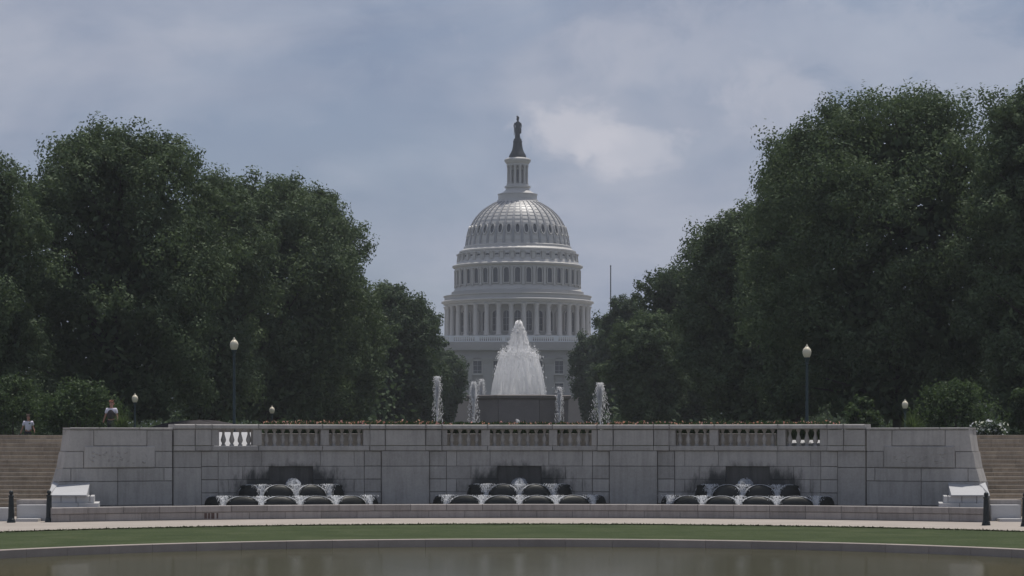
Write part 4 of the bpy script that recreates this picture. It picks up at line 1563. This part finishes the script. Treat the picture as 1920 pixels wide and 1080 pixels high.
def make_person(px, py_head, d, lab, hair, top2, stride=1.0, face=0.0):
    g = gz(d)
    t = empty('person', (X(px, d), d, g), face)
    tag(t, lab, 'person')
    h = Z(py_head, d) - g
    s = h / 1.72
    def sc(L):
        return [(x * s, y * s, z * s) for x, y, z in L]
    # body: pelvis, spine, neck, head, arms, legs (figure faces -Y)
    V = sc([(0, 0, .94), (0, 0, 1.12), (0, 0, 1.34), (0, 0, 1.43), (0, -.005, 1.50), (0, -.015, 1.60), (0, -.01, 1.68),
            (.17, 0, 1.38), (.235, .03, 1.13), (.285, -.05, .92), (.30, -.08, .84),
            (-.17, 0, 1.38), (-.25, .0, 1.13), (-.335, .02, .92), (-.355, .02, .84),
            (.09, 0, .88), (.10, -.06 * stride, .50), (.10, .04 * stride, .09), (.105, -.09 * stride, .035),
            (-.09, 0, .88), (-.10, .04 * stride, .50), (-.10, .16 * stride, .11), (-.105, .03 * stride, .035)])
    E = [(0, 1), (1, 2), (2, 3), (3, 4), (4, 5), (5, 6), (2, 7), (7, 8), (8, 9), (9, 10), (2, 11), (11, 12), (12, 13), (13, 14), (0, 15), (15, 16), (16, 17), (17, 18), (0, 19), (19, 20), (20, 21), (21, 22)]
    r = [.12, .115, .13, .055, .055, .088, .062, .055, .042, .033, .036, .055, .042, .033, .036, .085, .058, .04, .035, .085, .058, .04, .035]
    skin_chain('body', V, E, [q * s for q in r], 'skin', t)
    # shirt
    V = sc([(0, 0, .92), (0, 0, 1.10), (0, 0, 1.36), (0, 0, 1.42), (.18, 0, 1.385), (.228, .02, 1.20), (-.18, 0, 1.385), (-.24, 0, 1.20)])
    skin_chain('shirt', V, [(0, 1), (1, 2), (2, 3), (2, 4), (4, 5), (2, 6), (6, 7)], [(q[0] * s, q[1] * s) for q in ((.165, .125), (.15, .125), (.15, .125), (.075, .07), (.075, .075), (.065, .065), (.075, .075), (.065, .065))], 'shirt_white', t)
    V = sc([(0, 0, .93), (.09, 0, .87), (.10, -.06 * stride, .50), (.10, .04 * stride, .10), (-.09, 0, .87), (-.10, .04 * stride, .50), (-.10, .16 * stride, .12)])
    skin_chain('trousers', V, [(0, 1), (1, 2), (2, 3), (0, 4), (4, 5), (5, 6)], [q * s for q in (.135, .105, .08, .07, .105, .08, .07)], 'trousers_dark', t)
    for sx, yy in ((1, -.06 * stride), (-1, .08 * stride)):
        V = sc([(.10 * sx, yy + .08, .05), (.105 * sx, yy - .10, .04)])
        skin_chain('shoe', V, [(0, 1)], [.055 * s, .045 * s], 'shoe', t)
    # hair cap and features
    V = sc([(0, .03, 1.66), (0, .01, 1.705), (0, .055, 1.60)])
    skin_chain('hair', V, [(0, 1), (0, 2)], [.085 * s, .06 * s, .06 * s], hair, t)
    for sx in (1, -1):
        MB().lathe([(0.004 * s, -.012 * s), (0.012 * s, 0), (0.004 * s, .012 * s)], 8, (sx * .032 * s, -.098 * s, 1.615 * s)).build('eye', 'trousers_dark', t)
    MB().prism(sc([(-.014, -.09, 1.575), (.014, -.09, 1.575), (.014, -.125, 1.578), (-.014, -.125, 1.578)]), sc([(-.006, -.09, 1.62), (.006, -.09, 1.62), (.006, -.104, 1.615), (-.006, -.104, 1.615)])).build('nose', 'skin', t)
    if top2:
        V = sc([(0, -.01, .95), (0, -.01, 1.12), (0, -.01, 1.30), (.085, -.01, 1.38), (-.085, -.01, 1.38)])
        skin_chain('vest', V, [(0, 1), (1, 2), (2, 3), (2, 4)], [(q[0] * s, q[1] * s) for q in ((.185, .185), (.18, .18), (.165, .165), (.07, .12), (.07, .12))], 'vest_dark', t)
    return t


make_person(53, 778, 113, 'person in a white shirt walking, left of the wall at the top of the steps', 'hair_brown', False, 1.0, 0.25)
make_person(209, 752, 97.5, 'person in a dark vest over a white shirt behind the left end of the wall', 'hair_red', True, 1.0, -0.15)

# ------------------------------------------------------------------ trees


def egg(t):
    lo = np.sqrt(np.clip(1 - np.clip((0.42 - t) / 0.42, 0, 1) ** 2 * 0.50, 0, 1))
    hi = np.sqrt(np.clip(1 - np.clip((t - 0.42) / 0.58, 0, 1) ** 2.7, 0, 1))
    return np.where(t < 0.42, lo, hi)


def crown_points(rng, rx, ry, z0, z1, nclump, nleaf, cr, inner=0.5):
    t = rng.beta(1.3, 0.95, nclump)
    th = rng.uniform(0, 2 * PI, nclump)
    ph = rng.uniform(0, 6.28, 6)
    lump = 1 + 0.10 * np.sin(3 * th + ph[0] + 4 * t) + 0.08 * np.sin(5 * th + ph[1] - 7 * t) + 0.06 * np.sin(9 * t + ph[2] + 2 * th)
    r = inner + (1 - inner) * rng.random(nclump) ** 0.55
    w = egg(t) * lump * r
    C = np.stack([rx * w * np.cos(th), ry * w * np.sin(th), z0 + (z1 - z0) * t], 1)
    crad = cr * rng.uniform(0.65, 1.3, nclump)
    idx = np.repeat(np.arange(nclump), nleaf)
    n = len(idx)
    d = rng.normal(size=(n, 3))
    d /= np.linalg.norm(d, axis=1)[:, None]
    rad = rng.random(n) ** 0.30
    # a clump is several upward tufts rather than a ball
    tuft = rng.integers(0, 8, n)
    ta = tuft * 0.898 + idx * 1.7
    toff = np.stack([np.cos(ta) * 0.66, np.sin(ta) * 0.66, 0.42 * np.sin(tuft * 2.3 + idx)], 1) * np.where(tuft == 0, 0.0, 1.0)[:, None]
    off = (toff + d * rad[:, None] * np.array([0.42, 0.42, 0.38]))
    off[:, 2] += 0.32 * rng.random(n) ** 2 * (tuft % 2)
    P = C[idx] + off * crad[idx][:, None]
    P[:, 2] += 0.12 * crad[idx]
    N = 0.75 * d + 0.35 * off / (np.linalg.norm(off, axis=1)[:, None] + 1e-6)
    N[:, 2] += 0.22
    return C, P, N


def make_tree(px, hw, py_top, py_bot, d, seed, lab, nclump=260, nleaf=95, leaf=0.16, mat='leaf_oak', name='park_tree', cr=None, trunk_r=0.32, inner=0.66, depth=1.0, leafw=0.55, core=1.0):
    g = gz(d)
    rng = np.random.default_rng(seed)
    rx = hw * d / F
    zt = Z(py_top, d) - g
    zb = max(Z(py_bot, d) - g, 0.15)
    cr = cr or rx * 0.2
    C, P, N = crown_points(rng, rx * 0.92, rx * 0.92 * depth, zb + cr * 0.5, zt - cr * 0.75, nclump, nleaf, cr, inner)
    t = empty(name, (X(px, d), d, g))
    tag(t, lab, 'tree')
    # denser, larger leaves deep inside the crown
    nc = int(core * 10000)
    tt = rng.random(nc) * 0.92
    th = rng.uniform(0, 2 * PI, nc)
    rr = egg(tt) * rx * 0.80 * np.sqrt(rng.random(nc))
    Q = np.stack([rr * np.cos(th), rr * np.sin(th) * depth, zb + (zt - zb) * 0.95 * tt], 1)
    deep = np.full(nc, max(0.17, leaf * 1.7))
    k = rng.random(nc) < 0.45
    deep[k] = 0.36 * max(1.0, rx / 7.0)
    Q[k, 0] *= 0.72
    Q[k, 1] *= 0.72
    size = np.concatenate([np.full(len(P), leaf), deep])
    P = np.concatenate([P, Q])
    N = np.concatenate([N, rng.normal(size=(nc, 3))])
    ob = link('crown', leaf_mesh('crown', P, rng, size, size * leafw, mat, nrm=N), t)
    mb = MB()
    h = zt * 0.62
    bend = rng.normal(size=2) * 0.25
    mb.tube([(0, 0, -0.2), (0, 0, 0.3), (bend[0] * .3, bend[1] * .3, h * 0.3), (bend[0], bend[1], h * 0.6), (bend[0] * .6, bend[1] * .6, h)],
            [trunk_r * 1.5, trunk_r * 1.1, trunk_r * 0.9, trunk_r * 0.65, trunk_r * 0.3], 9)
    sel = rng.choice(len(C), min(26, len(C)), replace=False)
    for i in sel:
        c = C[i]
        zs = min(max(c[2] - 0.5 * math.hypot(c[0], c[1]) - 1.2, h * 0.22), h * 0.95)
        base = (bend[0] * zs / h, bend[1] * zs / h, zs)
        mid = (c[0] * 0.5 + rng.normal() * 0.2, c[1] * 0.5 + rng.normal() * 0.2, zs + (c[2] - zs) * 0.62)
        mb.tube([base, mid, tuple(c)], [trunk_r * 0.38, trunk_r * 0.22, trunk_r * 0.06], 5)
    mb.build('trunk', 'bark', t, 60)
    return t


make_tree(-45, 135, 288, 785, 121, 1, 'big dark leafy tree cut by the left edge of the picture', 84, 715, 0.097, cr=1.19)
make_tree(222, 220, 230, 785, 131, 2, 'largest round-topped oak on the left, rising behind the tall left lamp', 144, 782, 0.101, cr=1.45)
make_tree(506, 192, 328, 785, 165, 3, 'second large oak on the left, sloping down to its right', 126, 693, 0.118, cr=1.58)
make_tree(735, 84, 532, 790, 215, 4, 'smaller dark tree third from the dome on the left side', 66, 537, 0.134, 'leaf_dark', cr=1.25)
make_tree(788, 46, 574, 790, 245, 14, 'narrow dark tree with knobbly top just left of the columned drum', 48, 491, 0.143, 'leaf_dark', cr=1.12)
make_tree(830, 38, 648, 790, 290, 5, 'low dark tree overlapping the left side of the domed building', 45, 491, 0.160, 'leaf_dark', cr=1.25)
make_tree(1942, 132, 150, 795, 116, 6, 'tall dark tree cut by the right edge of the picture', 84, 715, 0.092, cr=1.19)
make_tree(1685, 292, 163, 780, 126, 7, 'largest spreading oak on the right with sky glinting through it', 218, 590, 0.097, cr=1.52, inner=0.56, core=1.25)
make_tree(1405, 122, 376, 785, 160, 8, 'oak of middle height left of the largest tree on the right', 90, 672, 0.113, cr=1.39)
make_tree(1275, 98, 476, 790, 200, 9, 'dark rounded tree stepping down towards the dome on the right', 75, 537, 0.130, 'leaf_dark', cr=1.32)
make_tree(1174, 58, 555, 790, 250, 10, 'small tree just right of the columned drum before the flagpole', 56, 491, 0.147, 'leaf_dark', cr=1.25)
make_tree(1114, 38, 624, 790, 300, 11, 'low dark tree overlapping the right side of the domed building', 48, 491, 0.168, 'leaf_dark', cr=1.32)
make_tree(1215, 78, 590, 790, 185, 12, 'leafy young tree with pale green sprays low on the right', 56, 491, 0.118, 'leaf_oak', cr=1.06)
make_tree(640, 88, 520, 790, 180, 13, 'leafy young tree with pale green sprays low on the left', 60, 537, 0.118, 'leaf_oak', cr=1.12)
make_tree(398, 108, 318, 785, 152, 15, 'rounded oak filling the dip between the two largest crowns on the left', 69, 630, 0.105, cr=1.30)
make_tree(602, 76, 340, 785, 176, 16, 'upright oak at the outer right shoulder of the left bank of trees', 69, 577, 0.115, cr=1.35)
make_tree(1492, 84, 256, 780, 138, 17, 'steep-sided oak on the left flank of the largest tree on the right', 69, 630, 0.10, cr=1.20)


def make_woodland():
    for s, x0, x1, nm in ((-1, -66, -11, 'left'), (1, 9, 66, 'right')):
        rng = np.random.default_rng(90 + s)
        n = 900
        cx = rng.uniform(x0, x1, n)
        cy = rng.uniform(190, 300, n)
        keep = np.abs(cx) > 0.040 * cy + 1.0
        cx, cy = cx[keep], cy[keep]
        n = len(cx)
        top = 7 + 5 * np.clip((np.abs(cx) - 10) / 25, 0, 1) + 2 * np.sin(cx * 0.4)
        cz = rng.random(n) ** 1.4 * top + 0.8
        idx = np.repeat(np.arange(n), 110)
        m = len(idx)
        off = rng.normal(size=(m, 3))
        P = np.stack([cx[idx], cy[idx], cz[idx]], 1) + off * np.array([1.3, 1.3, 1.0])
        P[:, 2] = np.maximum(P[:, 2], 0.9)
        o = link('woodland', leaf_mesh('woodland', P, rng, 0.25, 0.15, 'leaf_dark'))
        stuff(o)
        tag(o, 'dark mass of far woodland filling the gaps beneath the %s trees' % nm, 'woodland')


make_woodland()


def make_shrub(px, hw, py_top, d, seed, lab, mat='leaf_shrub', nclump=60, nleaf=70, leaf=0.09, flower=0.0, name='shrub'):
    g = gz(d)
    rng = np.random.default_rng(seed)
    rx = hw * d / F
    zt = Z(py_top, d) - g
    cr = rx * 0.3
    C, P, N = crown_points(rng, rx * 0.85, rx * 0.8, 0.2, zt - cr * 0.8, nclump, nleaf, cr, 0.3)
    P[:, 2] = np.maximum(P[:, 2], 0.05)
    t = empty(name, (X(px, d), d, g))
    tag(t, lab, 'shrub')
    link('foliage', leaf_mesh('foliage', P, rng, leaf, leaf * 0.5, mat, nrm=N), t)
    mb = MB()
    for c in C[:8]:
        mb.tube([(rng.normal() * .05, rng.normal() * .05, -0.05), (c[0] * .5, c[1] * .5, c[2] * .55), tuple(c)], [0.05, 0.03, 0.012], 5)
    mb.build('stems', 'bark', t)
    if flower:
        k = rng.random(len(P)) < flower
        Q = P[k] + N[k] * 0.06
        b = link('blossoms', leaf_mesh('blossoms', Q, rng, 0.075, 0.065, 'petal_white'), t)
        stuff(b)
    return t


make_shrub(25, 70, 704, 116, 31, 'rounded green shrub at the left edge above the steps', nclump=90)
make_shrub(150, 88, 712, 110, 32, 'broad green shrub behind the person with the dark vest', nclump=110)
make_shrub(1790, 82, 712, 106, 33, 'broad green shrub behind the right end of the wall', nclump=110)
make_shrub(1615, 36, 745, 110, 34, 'small green shrub between the tall right lamp and the trunk', nclump=50)
make_shrub(1925, 48, 722, 108, 35, 'green shrub cut by the right edge above the steps', nclump=70)
make_shrub(1856, 36, 790, 99, 36, 'small shrub dotted with white blossom at the top of the right steps', 'leaf_dark', 40, 60, 0.07, flower=0.13, name='flowering_shrub')


def make_grass_clump(px, hw, py_top, d, seed, lab):
    g = gz(d)
    rng = np.random.default_rng(seed)
    rx = hw * d / F
    h = Z(py_top, d) - g
    n = 260
    mb = MB()
    for k in range(n):
        a = rng.uniform(0, 2 * PI)
        sp = rx * math.sqrt(rng.random())
        hh = h * rng.uniform(0.65, 1.0) * (1 - 0.35 * (sp / rx) ** 2)
        b = (0.12 * math.cos(a) * rng.random(), 0.12 * math.sin(a) * rng.random())
        tipx, tipy = sp * math.cos(a), sp * math.sin(a)
        w = 0.012
        nx, ny = -math.sin(a) * w, math.cos(a) * w
        i = len(mb.v)
        mb.v += [(b[0] - nx, b[1] - ny, 0), (b[0] + nx, b[1] + ny, 0), (b[0] + (tipx - b[0]) * .4 + nx, b[1] + (tipy - b[1]) * .4 + ny, hh * .75), (b[0] + (tipx - b[0]) * .4 - nx, b[1] + (tipy - b[1]) * .4 - ny, hh * .75), (tipx, tipy, hh)]
        mb.face((i, i + 1, i + 2, i + 3))
        mb.face((i + 3, i + 2, i + 4))
    o = mb.build('ornamental_grass', 'leaf_grass')
    o.location = (X(px, d), d, g)
    tag(o, lab, 'grass clump', 'ornamental grasses behind the wall')


make_grass_clump(228, 32, 765, 95.8, 51, 'clump of long arching grass in front of the person with the dark vest')
make_grass_clump(1712, 36, 766, 96.5, 52, 'clump of long arching grass behind the right end of the wall')


def make_mound():
    d = 127.0
    g = gz(d)
    mb = MB()
    rx, ry = 175 * d / F, 2.4
    hz = Z(783, d) - g
    n, m = 28, 8
    rng = random.Random(4)
    for i in range(m + 1):
        ph = PI / 2 * i / m
        for q in range(n):
            a = 2 * PI * q / n
            w = 1 + 0.06 * rng.uniform(-1, 1)
            mb.v.append((rx * math.cos(ph) * math.cos(a) * w, ry * math.cos(ph) * math.sin(a) * w, hz * math.sin(ph) ** 1.3 + 0.05 * rng.uniform(-1, 1) - 0.15))
    for i in range(m):
        for q in range(n):
            l = (q + 1) % n
            mb.face((i * n + q, i * n + l, (i + 1) * n + l, (i + 1) * n + q))
    o = mb.build('mulch_mound', 'mulch', None, 60)
    o.location = (X(375, d), d, g)
    struct(o)


make_mound()


def make_haze():
    m = bpy.data.materials.new('haze')
    m.use_nodes = True
    nt = m.node_tree
    nt.nodes.remove(nt.nodes['Principled BSDF'])
    v = nt.nodes.new('ShaderNodeVolumePrincipled')
    v.inputs['Color'].default_value = (0.86, 0.90, 0.97, 1)
    v.inputs['Density'].default_value = 0.0002
    v.inputs['Anisotropy'].default_value = 0.2
    nt.links.new(v.outputs[0], nt.nodes['Material Output'].inputs['Volume'])
    MATS['haze'] = m
    o = MB().box(-720, 720, -90, 1030, -2, 100).build('haze', 'haze')
    stuff(o)
    tag(o, 'thin summer haze filling the air towards the dome', 'haze')


make_haze()
